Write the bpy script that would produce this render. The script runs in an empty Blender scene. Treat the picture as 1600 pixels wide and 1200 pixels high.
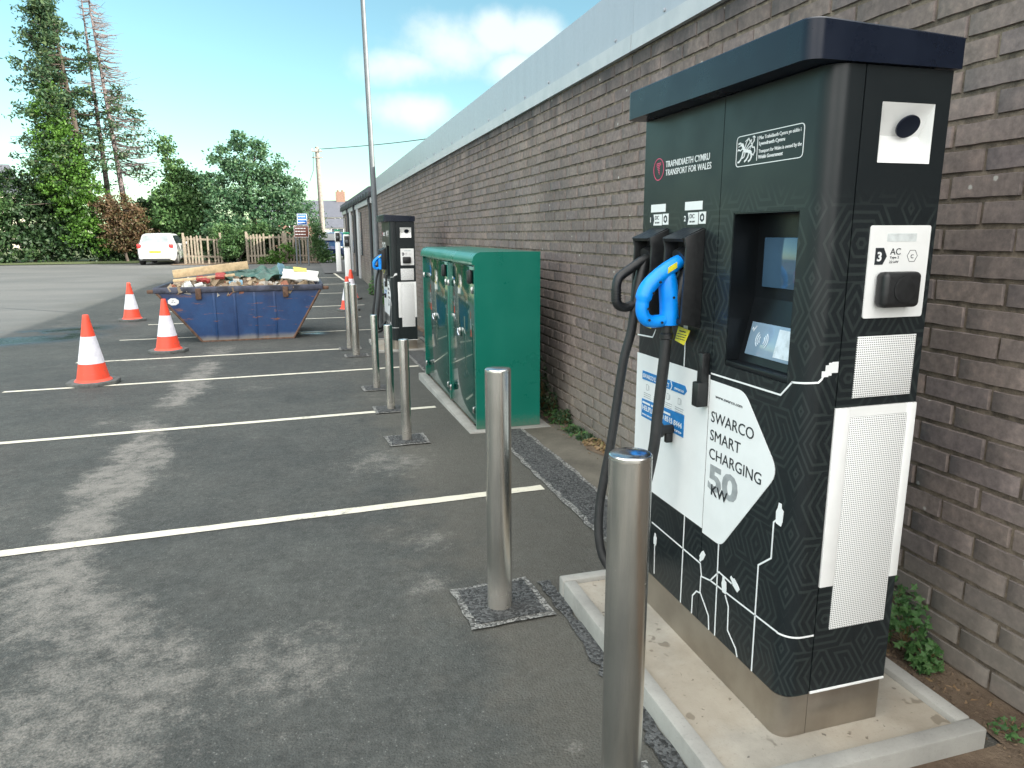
import bpy, bmesh, math, random
from mathutils import Vector, Matrix, noise as mnoise
R = math.radians
random.seed(7)
sc = bpy.context.scene
col = sc.collection

# ------------------------------------------------------------------ camera
H = 1.55
F_PX, CX, CY = 1110.0, 800.0, 600.0
PITCH, YAW, ROLL = R(11.97880698), R(16.30570302), R(-0.26)
Fv = Vector((math.sin(YAW)*math.cos(PITCH), math.cos(YAW)*math.cos(PITCH), -math.sin(PITCH)))
Rt = Vector((math.cos(YAW), -math.sin(YAW), 0)); Up = Rt.cross(Fv)
c_, s_ = math.cos(ROLL), math.sin(ROLL)
RX = c_*Rt + s_*Up
DN = s_*Rt - c_*Up
cam_d = bpy.data.cameras.new('camera'); cam = bpy.data.objects.new('camera', cam_d); col.objects.link(cam)
m = Matrix((RX, -DN, -Fv)).transposed().to_4x4(); m.translation = (0, 0, H)
cam.matrix_world = m
cam_d.sensor_fit = 'HORIZONTAL'; cam_d.sensor_width = 36; cam_d.lens = 36*F_PX/1600
cam_d.clip_start = 0.05; cam_d.clip_end = 3000
sc.camera = cam
sc.render.resolution_x = 1024; sc.render.resolution_y = 768
def ray(x, y): return Fv*F_PX + RX*(x-CX) + DN*(y-CY)      # used for the cloud bearings only

# ------------------------------------------------------------------ light
SUN_DIR = Vector((0.80, -0.60, 0.36)).normalized()          # towards the sun, over the store wall
elev = math.asin(SUN_DIR.z); azim = math.atan2(SUN_DIR.x, SUN_DIR.y)
world = bpy.data.worlds.new('World'); sc.world = world; world.use_nodes = True
wt = world.node_tree; wt.nodes.clear()
def WN(t, **k):
    n = wt.nodes.new(t)
    for a, b in k.items(): setattr(n, a, b)
    return n
wl = wt.links.new
w_out = WN('ShaderNodeOutputWorld'); bg = WN('ShaderNodeBackground'); sky = WN('ShaderNodeTexSky')
sky.sky_type = 'NISHITA'; sky.sun_disc = False; sky.sun_elevation = elev; sky.sun_rotation = azim
sky.air_density = 1.0; sky.dust_density = 0.6; sky.ozone_density = 1.0; sky.altitude = 50
bg.inputs['Strength'].default_value = 0.15
tint = WN('ShaderNodeMix', data_type='RGBA', blend_type='MULTIPLY'); tint.inputs['Factor'].default_value = 1
tint.inputs['B'].default_value = (0.32, 0.415, 0.37, 1)
wl(sky.outputs[0], tint.inputs['A'])
geo = WN('ShaderNodeTexCoord')
def wmath(op, a, b=None, c=None):
    n = WN('ShaderNodeMath', operation=op)
    for i, v in enumerate((a, b, c)):
        if v is None: continue
        if isinstance(v, (int, float)): n.inputs[i].default_value = v
        else: wl(v, n.inputs[i])
    return n.outputs[0]
def blob(px, py, rad, stretch=2.2):
    d = ray(px, py).normalized()
    sub = WN('ShaderNodeVectorMath', operation='SUBTRACT'); wl(geo.outputs['Generated'], sub.inputs[0]); sub.inputs[1].default_value = d
    sc_ = WN('ShaderNodeVectorMath', operation='MULTIPLY'); wl(sub.outputs[0], sc_.inputs[0]); sc_.inputs[1].default_value = (1, 1, stretch)
    ln = WN('ShaderNodeVectorMath', operation='LENGTH'); wl(sc_.outputs[0], ln.inputs[0])
    return wmath('SUBTRACT', 1.0, wmath('DIVIDE', ln.outputs['Value'], rad))
nz = WN('ShaderNodeTexNoise'); nz.inputs['Scale'].default_value = 9; nz.inputs['Detail'].default_value = 7; nz.inputs['Roughness'].default_value = 0.55
wl(geo.outputs['Generated'], nz.inputs['Vector'])
mx = None
for a in ((700, 75, .10, 2.2), (640, 100, .07, 2.4), (770, 55, .055, 1.6), (665, 175, .07, 2.6), (835, 55, .05, 1.5), (800, 110, .055, 2.0)):
    b = blob(*a); mx = b if mx is None else wmath('MAXIMUM', mx, b)
for a in ():
    mx = wmath('MAXIMUM', mx, blob(*a))
mb2 = None                                   # unseen cloud banks added overhead and behind the camera as fill light
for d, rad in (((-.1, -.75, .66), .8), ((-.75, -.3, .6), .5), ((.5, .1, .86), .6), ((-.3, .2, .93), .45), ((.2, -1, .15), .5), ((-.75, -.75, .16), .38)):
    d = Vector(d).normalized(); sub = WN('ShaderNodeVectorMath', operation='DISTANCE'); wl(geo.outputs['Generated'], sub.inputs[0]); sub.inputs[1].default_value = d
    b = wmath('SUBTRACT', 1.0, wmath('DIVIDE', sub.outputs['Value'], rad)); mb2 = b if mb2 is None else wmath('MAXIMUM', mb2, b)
cl = wmath('ADD', mx, wmath('MULTIPLY', wmath('SUBTRACT', nz.outputs['Fac'], 0.5), 2.2))
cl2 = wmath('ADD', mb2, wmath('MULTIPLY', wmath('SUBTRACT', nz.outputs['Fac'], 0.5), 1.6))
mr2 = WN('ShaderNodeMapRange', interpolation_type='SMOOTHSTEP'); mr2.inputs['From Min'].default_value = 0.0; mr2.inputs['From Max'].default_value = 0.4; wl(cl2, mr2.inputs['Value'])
mr = WN('ShaderNodeMapRange', interpolation_type='SMOOTHSTEP'); mr.inputs['From Min'].default_value = 0.0; mr.inputs['From Max'].default_value = 0.9
mr.inputs['To Max'].default_value = 0.72
wl(cl, mr.inputs['Value'])
cm = WN('ShaderNodeMix', data_type='RGBA'); wl(mr.outputs[0], cm.inputs['Factor']); wl(tint.outputs['Result'], cm.inputs['A'])
cm.inputs['B'].default_value = (1.9, 2.0, 1.95, 1)
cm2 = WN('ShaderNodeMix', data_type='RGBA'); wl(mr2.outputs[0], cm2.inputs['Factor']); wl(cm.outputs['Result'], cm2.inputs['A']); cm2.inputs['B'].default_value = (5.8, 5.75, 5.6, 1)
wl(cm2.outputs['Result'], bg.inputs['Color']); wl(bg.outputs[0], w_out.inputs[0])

sd = bpy.data.lights.new('sun', 'SUN'); sd.energy = 3.0; sd.angle = R(0.55); sd.color = (1.0, 0.93, 0.82)
so = bpy.data.objects.new('sun', sd); col.objects.link(so)
so.rotation_euler = (-SUN_DIR).to_track_quat('-Z', 'Y').to_euler(); so.location = (30, -20, 30)
sc.view_settings.view_transform = 'Standard'; sc.view_settings.look = 'None'; sc.view_settings.gamma = 1
sc.view_settings.exposure = 2.05

# ------------------------------------------------------------------ helpers
def tag(o, label=None, cat=None, group=None, kind=None):
    for k, v in (('label', label), ('category', cat), ('group', group), ('kind', kind)):
        if v: o[k] = v
    return o
def empty(name, loc=(0, 0, 0), rz=0, label=None, cat=None, group=None, kind=None):
    o = bpy.data.objects.new(name, None); col.objects.link(o); o.location = loc; o.rotation_euler = (0, 0, rz)
    o.empty_display_size = 0.2
    return tag(o, label, cat, group, kind)
def link_mesh(name, me, mats, parent=None, smooth=True, ang=35):
    if not isinstance(mats, (list, tuple)): mats = [mats]
    for mm in mats: me.materials.append(mm)
    if smooth and len(me.polygons):
        me.polygons.foreach_set('use_smooth', [True]*len(me.polygons)); me.set_sharp_from_angle(angle=R(ang))
    o = bpy.data.objects.new(name, me); col.objects.link(o)
    if parent is not None: o.parent = parent
    return o
def root_loc(o):
    while o.parent is not None: o = o.parent
    return Vector(o.location)
class MB:
    """collects shapes, in world coordinates, then links them as one mesh object"""
    def __init__(s): s.v = []; s.f = []; s.mi = []
    def add(s, vs, fs, mi=0):
        b = len(s.v); s.v += [tuple(p) for p in vs]; s.f += [tuple(i+b for i in q) for q in fs]; s.mi += [mi]*len(fs); return s
    def box(s, x0, x1, y0, y1, z0, z1, bev=0, mi=0, seg=2, M=None):
        bm = bmesh.new(); bmesh.ops.create_cube(bm, size=1)
        for v in bm.verts: v.co = Vector(((x0+x1)/2+v.co.x*(x1-x0), (y0+y1)/2+v.co.y*(y1-y0), (z0+z1)/2+v.co.z*(z1-z0)))
        if bev: bmesh.ops.bevel(bm, geom=bm.edges[:], offset=bev, segments=seg, affect='EDGES', profile=0.5)
        if M is not None: bm.transform(M)
        return s._bm(bm, mi)
    def _bm(s, bm, mi=0):
        bm.verts.index_update(); s.add([v.co for v in bm.verts], [[v.index for v in f.verts] for f in bm.faces], mi); bm.free(); return s
    def prism(s, pts, axis, a, b, mi=0, bev=0):
        """pts 2D polygon extruded along axis from a to b. axis x: pts=(y,z); y: (x,z); z: (x,y)"""
        def P(p, t): return (t, p[0], p[1]) if axis == 'x' else (p[0], t, p[1]) if axis == 'y' else (p[0], p[1], t)
        bm = bmesh.new(); A = [bm.verts.new(P(p, a)) for p in pts]; B = [bm.verts.new(P(p, b)) for p in pts]; n = len(pts)
        bm.faces.new(A); bm.faces.new(B[::-1])
        for i in range(n): bm.faces.new((A[(i+1) % n], A[i], B[i], B[(i+1) % n]))
        bmesh.ops.recalc_face_normals(bm, faces=bm.faces[:])
        if bev: bmesh.ops.bevel(bm, geom=bm.edges[:], offset=bev, segments=2, affect='EDGES', profile=0.5)
        return s._bm(bm, mi)
    def tube(s, pts, rad, n=10, mi=0, cap=True, sq=None):
        pts = [Vector(p) for p in pts]; m_ = len(pts)
        rad = rad if isinstance(rad, (list, tuple)) else [rad]*m_
        prev = None; vs = []; fs = []
        for i, p in enumerate(pts):
            t = (pts[min(i+1, m_-1)]-pts[max(i-1, 0)]).normalized()
            if prev is None:
                u = t.cross(Vector((0, 0, 1)) if abs(t.z) < .9 else Vector((0, 1, 0))).normalized()
            else: u = (prev - t*prev.dot(t)).normalized()
            prev = u; w = t.cross(u)
            for k in range(n):
                a = 2*math.pi*k/n; d = u*math.cos(a)+w*math.sin(a)
                if sq: d = Vector((d.x*sq[0], d.y*sq[1], d.z*sq[2]))
                vs.append(p+d*rad[i])
        for i in range(m_-1):
            for k in range(n):
                a = i*n+k; b = i*n+(k+1) % n; fs.append((a, b, b+n, a+n))
        if cap: fs.append(tuple(range(n))[::-1]); fs.append(tuple((m_-1)*n+k for k in range(n)))
        return s.add(vs, fs, mi)
    def lathe(s, prof, c=(0, 0, 0), n=32, mi=0, axis='z'):
        vs = []; fs = []
        for (r, h) in prof:
            for k in range(n):
                a = 2*math.pi*k/n; x, y = r*math.cos(a), r*math.sin(a)
                vs.append((c[0]+x, c[1]+y, c[2]+h) if axis == 'z' else (c[0]+h, c[1]+x, c[2]+y) if axis == 'x' else (c[0]+x, c[1]+h, c[2]-y))
        for i in range(len(prof)-1):
            for k in range(n):
                a = i*n+k; b = i*n+(k+1) % n; fs.append((a, b, b+n, a+n))
        fs.append(tuple(range(n))[::-1]); fs.append(tuple((len(prof)-1)*n+k for k in range(n)))
        return s.add(vs, fs, mi)
    def ribbon(s, pts, w, frame, th=0.0012, mi=0):
        """thin raised line; pts 2D in frame(u,v,h)->world"""
        n = len(pts); L = []; 
        for i, p in enumerate(pts):
            a = Vector(pts[max(i-1, 0)]); b = Vector(pts[min(i+1, n-1)]); p = Vector(p)
            d1 = (p-a).normalized() if i > 0 else (b-p).normalized(); d2 = (b-p).normalized() if i < n-1 else d1
            t = (d1+d2).normalized(); nn = Vector((-t.y, t.x)); k = 1/max(.5, nn.dot(Vector((-d1.y, d1.x))))
            L.append((p+nn*w/2*k, p-nn*w/2*k))
        vs = []; fs = []
        for l, r_ in L: vs += [frame(l.x, l.y, 0), frame(l.x, l.y, th), frame(r_.x, r_.y, th), frame(r_.x, r_.y, 0)]
        for i in range(n-1):
            b = 4*i
            for j in range(4): fs.append((b+j, b+(j+1) % 4, b+4+(j+1) % 4, b+4+j))
        fs.append((0, 1, 2, 3)); fs.append(tuple(4*(n-1)+j for j in (3, 2, 1, 0)))
        return s.add(vs, fs, mi)
    def plate(s, pts, frame, th, mi=0, h0=0):
        n = len(pts); vs = [frame(p[0], p[1], h0) for p in pts]+[frame(p[0], p[1], h0+th) for p in pts]
        fs = [tuple(range(n))[::-1], tuple(range(n, 2*n))]+[(i, (i+1) % n, n+(i+1) % n, n+i) for i in range(n)]
        return s.add(vs, fs, mi)
    def text(s, body, frame, u, v, width=None, height=0.02, th=0.0010, mi=0, bold=0, align='LEFT', shear=0, h0=0):
        vs, fs = text_mesh(body, bold)
        x0 = min(p[0] for p in vs); x1 = max(p[0] for p in vs); y1 = 0.70
        ky = height/y1; kx = (width/(x1-x0)) if width else ky
        off = -x0*kx - ((x1-x0)*kx/2 if align == 'CENTER' else 0)
        out = [frame(u+off+p[0]*kx+shear*p[1]*ky, v+p[1]*ky, h0+(th if p[2] > 0 else 0)) for p in vs]
        return s.add(out, fs, mi)
    def strokes(s, frame, u, v, width, height, seed=1, th=.0008):
        """a row of print too small to read in the photograph: short word-length bars"""
        rnd = random.Random(seed+int(v*1e4)); x = 0
        while x < width*.96:
            w = min(width-x, width*rnd.uniform(.12, .28)); s.plate([(u+x, v), (u+x+w, v), (u+x+w, v+height*.6), (u+x, v+height*.6)], frame, th); x += w+width*.045
        return s
    def build(s, name, mats, parent=None, local=False, smooth=True, ang=35, fix=True):
        off = Vector((0, 0, 0)) if (parent is None or local) else root_loc(parent)
        me = bpy.data.meshes.new(name)
        me.from_pydata([(p[0]-off.x, p[1]-off.y, p[2]-off.z) for p in s.v], [], s.f)
        me.polygons.foreach_set('material_index', s.mi)
        me.validate(); me.update()
        if fix:
            bm = bmesh.new(); bm.from_mesh(me); bmesh.ops.recalc_face_normals(bm, faces=bm.faces[:]); bm.to_mesh(me); bm.free()
        return link_mesh(name, me, mats, parent, smooth, ang)
_tc = {}
def text_mesh(body, bold=0):
    k = (body, bold)
    if k in _tc: return _tc[k]
    cu = bpy.data.curves.new('t', 'FONT'); cu.body = body; cu.size = 1; cu.extrude = 0.01; cu.offset = bold; cu.resolution_u = 3
    ob = bpy.data.objects.new('t', cu); col.objects.link(ob)
    bpy.context.view_layer.update()
    me = bpy.data.meshes.new_from_object(ob.evaluated_get(bpy.context.evaluated_depsgraph_get()))
    r = ([tuple(v.co) for v in me.vertices], [tuple(p.vertices) for p in me.polygons])
    bpy.data.objects.remove(ob); bpy.data.curves.remove(cu); bpy.data.meshes.remove(me)
    _tc[k] = r; return r
def round_poly(pts, r, n=5):
    out = []; N = len(pts)
    for i, p in enumerate(pts):
        rr = r[i] if isinstance(r, (list, tuple)) else r
        p = Vector(p); a = Vector(pts[i-1]); b = Vector(pts[(i+1) % N])
        if rr <= 0: out.append(tuple(p)); continue
        A = p+(a-p).normalized()*rr; B = p+(b-p).normalized()*rr
        for k in range(n+1):
            t = k/n; out.append(tuple(A*(1-t)**2+p*2*t*(1-t)+B*t*t))
    return out
def smooth_path(pts, n=6):
    P = [Vector(p) for p in pts]; P = [P[0]*2-P[1]]+P+[P[-1]*2-P[-2]]; out = []
    for i in range(1, len(P)-2):
        for k in range(n):
            t = k/n; a, b, c, d = P[i-1:i+3]
            out.append(0.5*((2*b)+(c-a)*t+(2*a-5*b+4*c-d)*t*t+(3*b-a-3*c+d)*t**3))
    out.append(P[-2]); return out
def copy_tree(o, parent=None):
    c = o.copy(); col.objects.link(c); c.parent = parent
    for ch in list(o.children):
        if ch is not c: copy_tree(ch, c)
    return c
def copy_thing(root, loc, rz=None, label=None):
    kids = list(root.children)
    c = root.copy(); col.objects.link(c); c.location = loc
    if rz is not None: c.rotation_euler = (0, 0, rz)
    if label: c['label'] = label
    for k in kids: copy_tree(k, c)
    return c

# ------------------------------------------------------------------ materials
class NT:
    def __init__(s, name):
        s.m = bpy.data.materials.new(name); s.m.use_nodes = True; s.t = s.m.node_tree
        s.b = s.t.nodes['Principled BSDF']; s.l = s.t.links.new; s.tc = None
    def n(s, t, **k):
        o = s.t.nodes.new(t)
        for a, b in k.items(): setattr(o, a, b)
        return o
    def co(s):
        if s.tc is None: s.tc = s.n('ShaderNodeTexCoord')
        return s.tc.outputs['Object']
    def math(s, op, a, b=None, c=None, clamp=False):
        n = s.n('ShaderNodeMath', operation=op); n.use_clamp = clamp
        for i, v in enumerate((a, b, c)):
            if v is None: continue
            if isinstance(v, (int, float)): n.inputs[i].default_value = v
            else: s.l(v, n.inputs[i])
        return n.outputs[0]
    def noise(s, scale, detail=4, rough=0.5, vec=None, dist=0, out='Fac'):
        n = s.n('ShaderNodeTexNoise'); n.inputs['Scale'].default_value = scale; n.inputs['Detail'].default_value = detail
        n.inputs['Roughness'].default_value = rough; n.inputs['Distortion'].default_value = dist
        s.l(vec if vec is not None else s.co(), n.inputs['Vector']); return n.outputs[out]
    def scaled(s, v, vec=None):
        n = s.n('ShaderNodeVectorMath', operation='MULTIPLY'); s.l(vec if vec is not None else s.co(), n.inputs[0]); n.inputs[1].default_value = v; return n.outputs[0]
    def range(s, v, a, b, c=0, d=1, smooth=True):
        n = s.n('ShaderNodeMapRange', interpolation_type='SMOOTHSTEP' if smooth else 'LINEAR')
        for i, x in zip(('From Min', 'From Max', 'To Min', 'To Max'), (a, b, c, d)): n.inputs[i].default_value = x
        s.l(v, n.inputs['Value']); return n.outputs[0]
    def mix(s, f, a, b, mode='MIX'):
        n = s.n('ShaderNodeMix', data_type='RGBA', blend_type=mode)
        for k, v in (('Factor', f), ('A', a), ('B', b)):
            if isinstance(v, (int, float)): n.inputs[k].default_value = v
            elif isinstance(v, tuple): n.inputs[k].default_value = v if len(v) == 4 else (*v, 1)
            else: s.l(v, n.inputs[k])
        return n.outputs['Result']
    def ramp(s, v, stops, const=False):
        n = s.n('ShaderNodeValToRGB'); cr = n.color_ramp
        if const: cr.interpolation = 'CONSTANT'
        while len(cr.elements) < len(stops): cr.elements.new(0.5)
        for e, (p, c) in zip(cr.elements, stops): e.position = p; e.color = (*c, 1)
        s.l(v, n.inputs[0]); return n.outputs[0]
    def bump(s, h, strength=0.3, dist=0.01, normal=None):
        n = s.n('ShaderNodeBump'); n.inputs['Strength'].default_value = strength; n.inputs['Distance'].default_value = dist
        s.l(h, n.inputs['Height'])
        if normal is not None: s.l(normal, n.inputs['Normal'])
        s.l(n.outputs[0], s.b.inputs['Normal']); return n.outputs[0]
    def sep(s, vec=None):
        n = s.n('ShaderNodeSeparateXYZ'); s.l(vec if vec is not None else s.co(), n.inputs[0]); return n.outputs
    def set(s, **k):
        for a, v in k.items():
            i = s.b.inputs[{'color': 'Base Color', 'rough': 'Roughness', 'metal': 'Metallic', 'spec': 'Specular IOR Level', 'coat': 'Coat Weight', 'coatr': 'Coat Roughness', 'aniso': 'Anisotropic', 'trans': 'Transmission Weight', 'emit': 'Emission Color', 'es': 'Emission Strength', 'alpha': 'Alpha'}[a]]
            if isinstance(v, (int, float)): i.default_value = v
            elif isinstance(v, tuple): i.default_value = (*v, 1)
            else: s.l(v, i)
        return s
def simple(name, c, rough=.5, metal=0, var=.15, scale=30, coat=0, bump=0, spec=.5):
    t = NT(name); n = t.noise(scale, 5, .6)
    t.set(color=t.mix(t.range(n, .3, .7), tuple(x*(1-var) for x in c), tuple(min(1, x*(1+var)) for x in c)), metal=metal, coat=coat, spec=spec)
    t.set(rough=t.range(n, .3, .7, max(.02, rough-.06), rough+.06))
    if bump: t.bump(n, bump, .004)
    return t.m
M = {}
def zg(y):
    K = [(-40, .25), (-5, .06), (2.5, 0), (5, -.045), (8, -.12), (11, -.19), (14, -.235), (18, -.24), (24, -.15), (31, 0), (38, .12), (48, .16), (80, .25), (500, .3)]
    for (a, za), (b, zb) in zip(K, K[1:]):
        if y <= b:
            t = max(0, (y-a)/(b-a)); return za+(zb-za)*t
    return K[-1][1]

# asphalt
def make_asphalt():
    t = NT('asphalt'); xyz = t.sep(); x, y = xyz[0], xyz[1]
    fine = t.noise(420, 3, .6); mid = t.noise(60, 5, .65); big = t.noise(.55, 6, .6); med = t.noise(3.2, 7, .62)
    vor = t.n('ShaderNodeTexVoronoi'); vor.inputs['Scale'].default_value = 115; t.l(t.co(), vor.inputs['Vector'])
    base = t.mix(t.range(big, .35, .68), (.050, .054, .051), (.082, .085, .077))
    base = t.mix(t.range(med, .3, .7), base, t.mix(.5, base, (.082, .082, .074)))
    stone = t.math('MULTIPLY', t.range(vor.outputs['Color'], .72, .95), t.range(vor.outputs['Distance'], .5, .2))
    base = t.mix(t.math('MULTIPLY', stone, .8), base, (.21, .215, .20))
    base = t.mix(t.math('MULTIPLY', t.range(fine, .54, .36), .8), base, (.018, .022, .022))
    mott = t.math('MULTIPLY', t.range(t.noise(24, 10, .8), .32, .68, .80, 1.22), t.range(t.noise(6, 8, .7), .32, .68, .88, 1.12))
    mc = t.n('ShaderNodeCombineColor'); [t.l(mott, mc.inputs[i]) for i in range(3)]; base = t.mix(1.0, base, mc.outputs[0], 'MULTIPLY')
    # brown silt by the wall
    sx = t.math('ADD', x, t.math('MULTIPLY', t.math('SUBTRACT', med, .5), 1.4))
    silt = t.math('MULTIPLY', t.math('MULTIPLY', t.range(sx, .25, .85), t.range(x, 3, 2.5)), t.range(y, 12, 5))
    base = t.mix(t.math('MULTIPLY', silt, .45), base, (.115, .105, .085))
    # dried dust trail left by run-off
    wob = t.math('MULTIPLY', t.math('SUBTRACT', t.noise(1.3, 6, .65), .5), .75)
    tx = t.math('ADD', t.math('ADD', x, 1.27), wob)
    near = t.range(y, 3.7, 2.6)
    tx = t.math('SUBTRACT', tx, t.math('MULTIPLY', near, .50))
    wid = t.math('ADD', .22, t.math('MULTIPLY', near, .16))
    trail = t.range(t.math('DIVIDE', t.math('ABSOLUTE', tx), wid), 1.6, .35)
    gaps = t.range(t.noise(.8, 3, .5, vec=t.scaled((.4, 1, 1))), .30, .44)
    dens = t.math('MULTIPLY', t.math('MULTIPLY', trail, t.math('SUBTRACT', 1.0, t.math('MULTIPLY', near, .22))), t.math('MULTIPLY', gaps, t.range(y, 14, 10.5)))
    dens = t.math('MAXIMUM', dens, t.math('MULTIPLY', t.range(t.noise(.8, 6, .62), .42, .75), .62))
    for (cx, cy, r) in ((.56, 3.45, .22), (.72, 1.78, .06), (.50, 4.9, .55), (.45, 2.95, .18), (-1.75, 6.9, .22), (-.15, 2.5, .45)):
        dx = t.math('SUBTRACT', x, cx); dy = t.math('SUBTRACT', y, cy)
        d = t.math('SQRT', t.math('ADD', t.math('MULTIPLY', dx, dx), t.math('MULTIPLY', dy, dy)))
        dens = t.math('MAXIMUM', dens, t.math('MULTIPLY', t.range(d, r*1.25, r*.1), .75))
    nn = t.math('ADD', t.math('MULTIPLY', t.noise(9, 14, .80), .62), t.math('MULTIPLY', t.noise(95, 6, .75), .38))
    pale = t.range(t.math('ADD', t.math('MULTIPLY', dens, .21), nn), .575, .80)
    col_ = t.mix(t.math('MULTIPLY', pale, .95), base, (.215, .205, .185))
    # far left and far end turn a paler, streaked grey
    far_grey = t.range(t.math('ADD', x, t.math('MULTIPLY', t.math('SUBTRACT', big, .5), 2.0)), -4.6, -6.2)
    far_grey = t.math('MAXIMUM', far_grey, t.range(y, 26, 34))
    streak = t.noise(.5, 6, .6, vec=t.scaled((.35, 1, 1)))
    col_ = t.mix(far_grey, col_, t.mix(t.range(streak, .35, .65), (.078, .083, .082), (.105, .108, .105)))
    # standing water
    wet = t.math('ADD', t.math('MULTIPLY', t.range(t.math('ABSOLUTE', t.math('SUBTRACT', y, t.math('ADD', 16.6, t.math('MULTIPLY', x, .42)))), 1.6, .7), t.range(x, -3.2, -4.1)),
                 t.math('MULTIPLY', t.range(t.math('ABSOLUTE', t.math('SUBTRACT', y, 13.5)), .40, .2), t.math('MULTIPLY', t.range(x, -.45, -.2), t.range(x, .5, .2))))
    wet = t.math('MULTIPLY', wet, t.range(t.noise(1.1, 4, .5), .36, .48), clamp=True)
    col_ = t.mix(wet, col_, (.030, .036, .042))
    rough = t.math('SUBTRACT', t.range(mid, .3, .7, .72, .92), t.math('MULTIPLY', wet, .60))
    t.set(color=col_, rough=rough, spec=.4)
    h = t.math('ADD', t.math('MULTIPLY', vor.outputs['Distance'], -.6), t.math('MULTIPLY', mid, .8))
    h = t.math('MULTIPLY', h, t.math('SUBTRACT', 1.0, wet))
    t.bump(h, .8, .006)
    return t.m
M['asphalt'] = make_asphalt()
def make_chip(name, base, pale_edge=False):
    t = NT(name); v = t.n('ShaderNodeTexVoronoi'); v.inputs['Scale'].default_value = 95; t.l(t.co(), v.inputs['Vector'])
    f = t.noise(200, 4, .6); g = t.noise(6, 4, .6)
    sp = t.sep(v.outputs['Color'])
    c1 = t.mix(t.range(sp[0], .1, .95), tuple(b*.35 for b in base), tuple(b*1.9 for b in base))
    c1 = t.mix(t.range(g, .4, .7), c1, t.mix(.5, c1, tuple(b*1.2 for b in base)))
    t.set(color=c1, rough=.85); t.bump(t.math('ADD', t.math('MULTIPLY', v.outputs['Distance'], -1), f), .9, .008)
    return t.m
M['patch'] = make_chip('fresh_asphalt', (.062, .064, .064))
M['patch_edge'] = make_chip('pale_joint', (.17, .17, .16))
def make_paint():
    t = NT('white_road_paint'); wear = t.range(t.noise(18, 8, .75), .50, .66); n2 = t.noise(160, 4, .7); big = t.range(t.noise(1.6, 4, .6), .35, .65)
    w = t.math('MULTIPLY', wear, t.math('ADD', .15, t.math('MULTIPLY', big, .75)))
    w = t.math('MAXIMUM', w, t.math('MULTIPLY', t.range(n2, .56, .7), .6))
    t.set(color=t.mix(w, (.66, .63, .52), (.16, .155, .14)), rough=.7); t.bump(n2, .4, .003); return t.m
M['paint'] = make_paint()
def make_concrete(name, c, spots=True, bumpy=.4):
    t = NT(name); a = t.noise(4, 7, .65); b = t.noise(90, 5, .7)
    k = t.mix(t.range(a, .3, .7), tuple(x*.78 for x in c), tuple(x*1.12 for x in c))
    k = t.mix(t.math('MULTIPLY', t.range(b, .55, .75), .5), k, tuple(x*.5 for x in c))
    if spots:
        s = t.range(t.noise(13, 2, .5), .665, .70); k = t.mix(t.math('MULTIPLY', s, .65), k, (.10, .085, .065))
        s2 = t.range(t.noise(45, 2, .5), .70, .73); k = t.mix(t.math('MULTIPLY', s2, .7), k, (.07, .06, .05))
        br = t.range(t.noise(2.2, 6, .6), .45, .65); k = t.mix(t.math('MULTIPLY', br, .35), k, (.26, .20, .13))
    t.set(color=k, rough=.85); t.bump(b, bumpy, .003); return t.m
M['slab'] = make_concrete('poured_concrete', (.365, .338, .285))
M['kerb'] = make_concrete('kerb_concrete', (.31, .305, .28), False)
def make_soil():
    t = NT('soil'); a = t.noise(5, 8, .7); b = t.noise(70, 6, .7)
    t.set(color=t.mix(t.range(a, .3, .7), (.085, .055, .035), (.19, .14, .095)), rough=.95)
    t.bump(t.math('ADD', a, t.math('MULTIPLY', b, .5)), .9, .02); return t.m
M['soil'] = make_soil()
def make_silt():
    t = NT('silty_tarmac'); a = t.noise(3, 8, .65); b = t.noise(160, 5, .7)
    k = t.mix(t.range(a, .3, .7), (.095, .086, .068), (.16, .145, .115))
    t.set(color=t.mix(t.math('MULTIPLY', t.range(b, .5, .35), .6), k, (.035, .035, .03)), rough=.9); t.bump(b, .5, .004); return t.m
M['silt'] = make_silt()
def make_grass():
    t = NT('grass'); t.set(color=t.ramp(t.noise(12, 6, .7), [(.3, (.03, .05, .015)), (.5, (.06, .09, .025)), (.7, (.14, .13, .06))]), rough=.95); t.bump(t.noise(60, 5, .7), .8, .03); return t.m
M['grass'] = make_grass()
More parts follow.
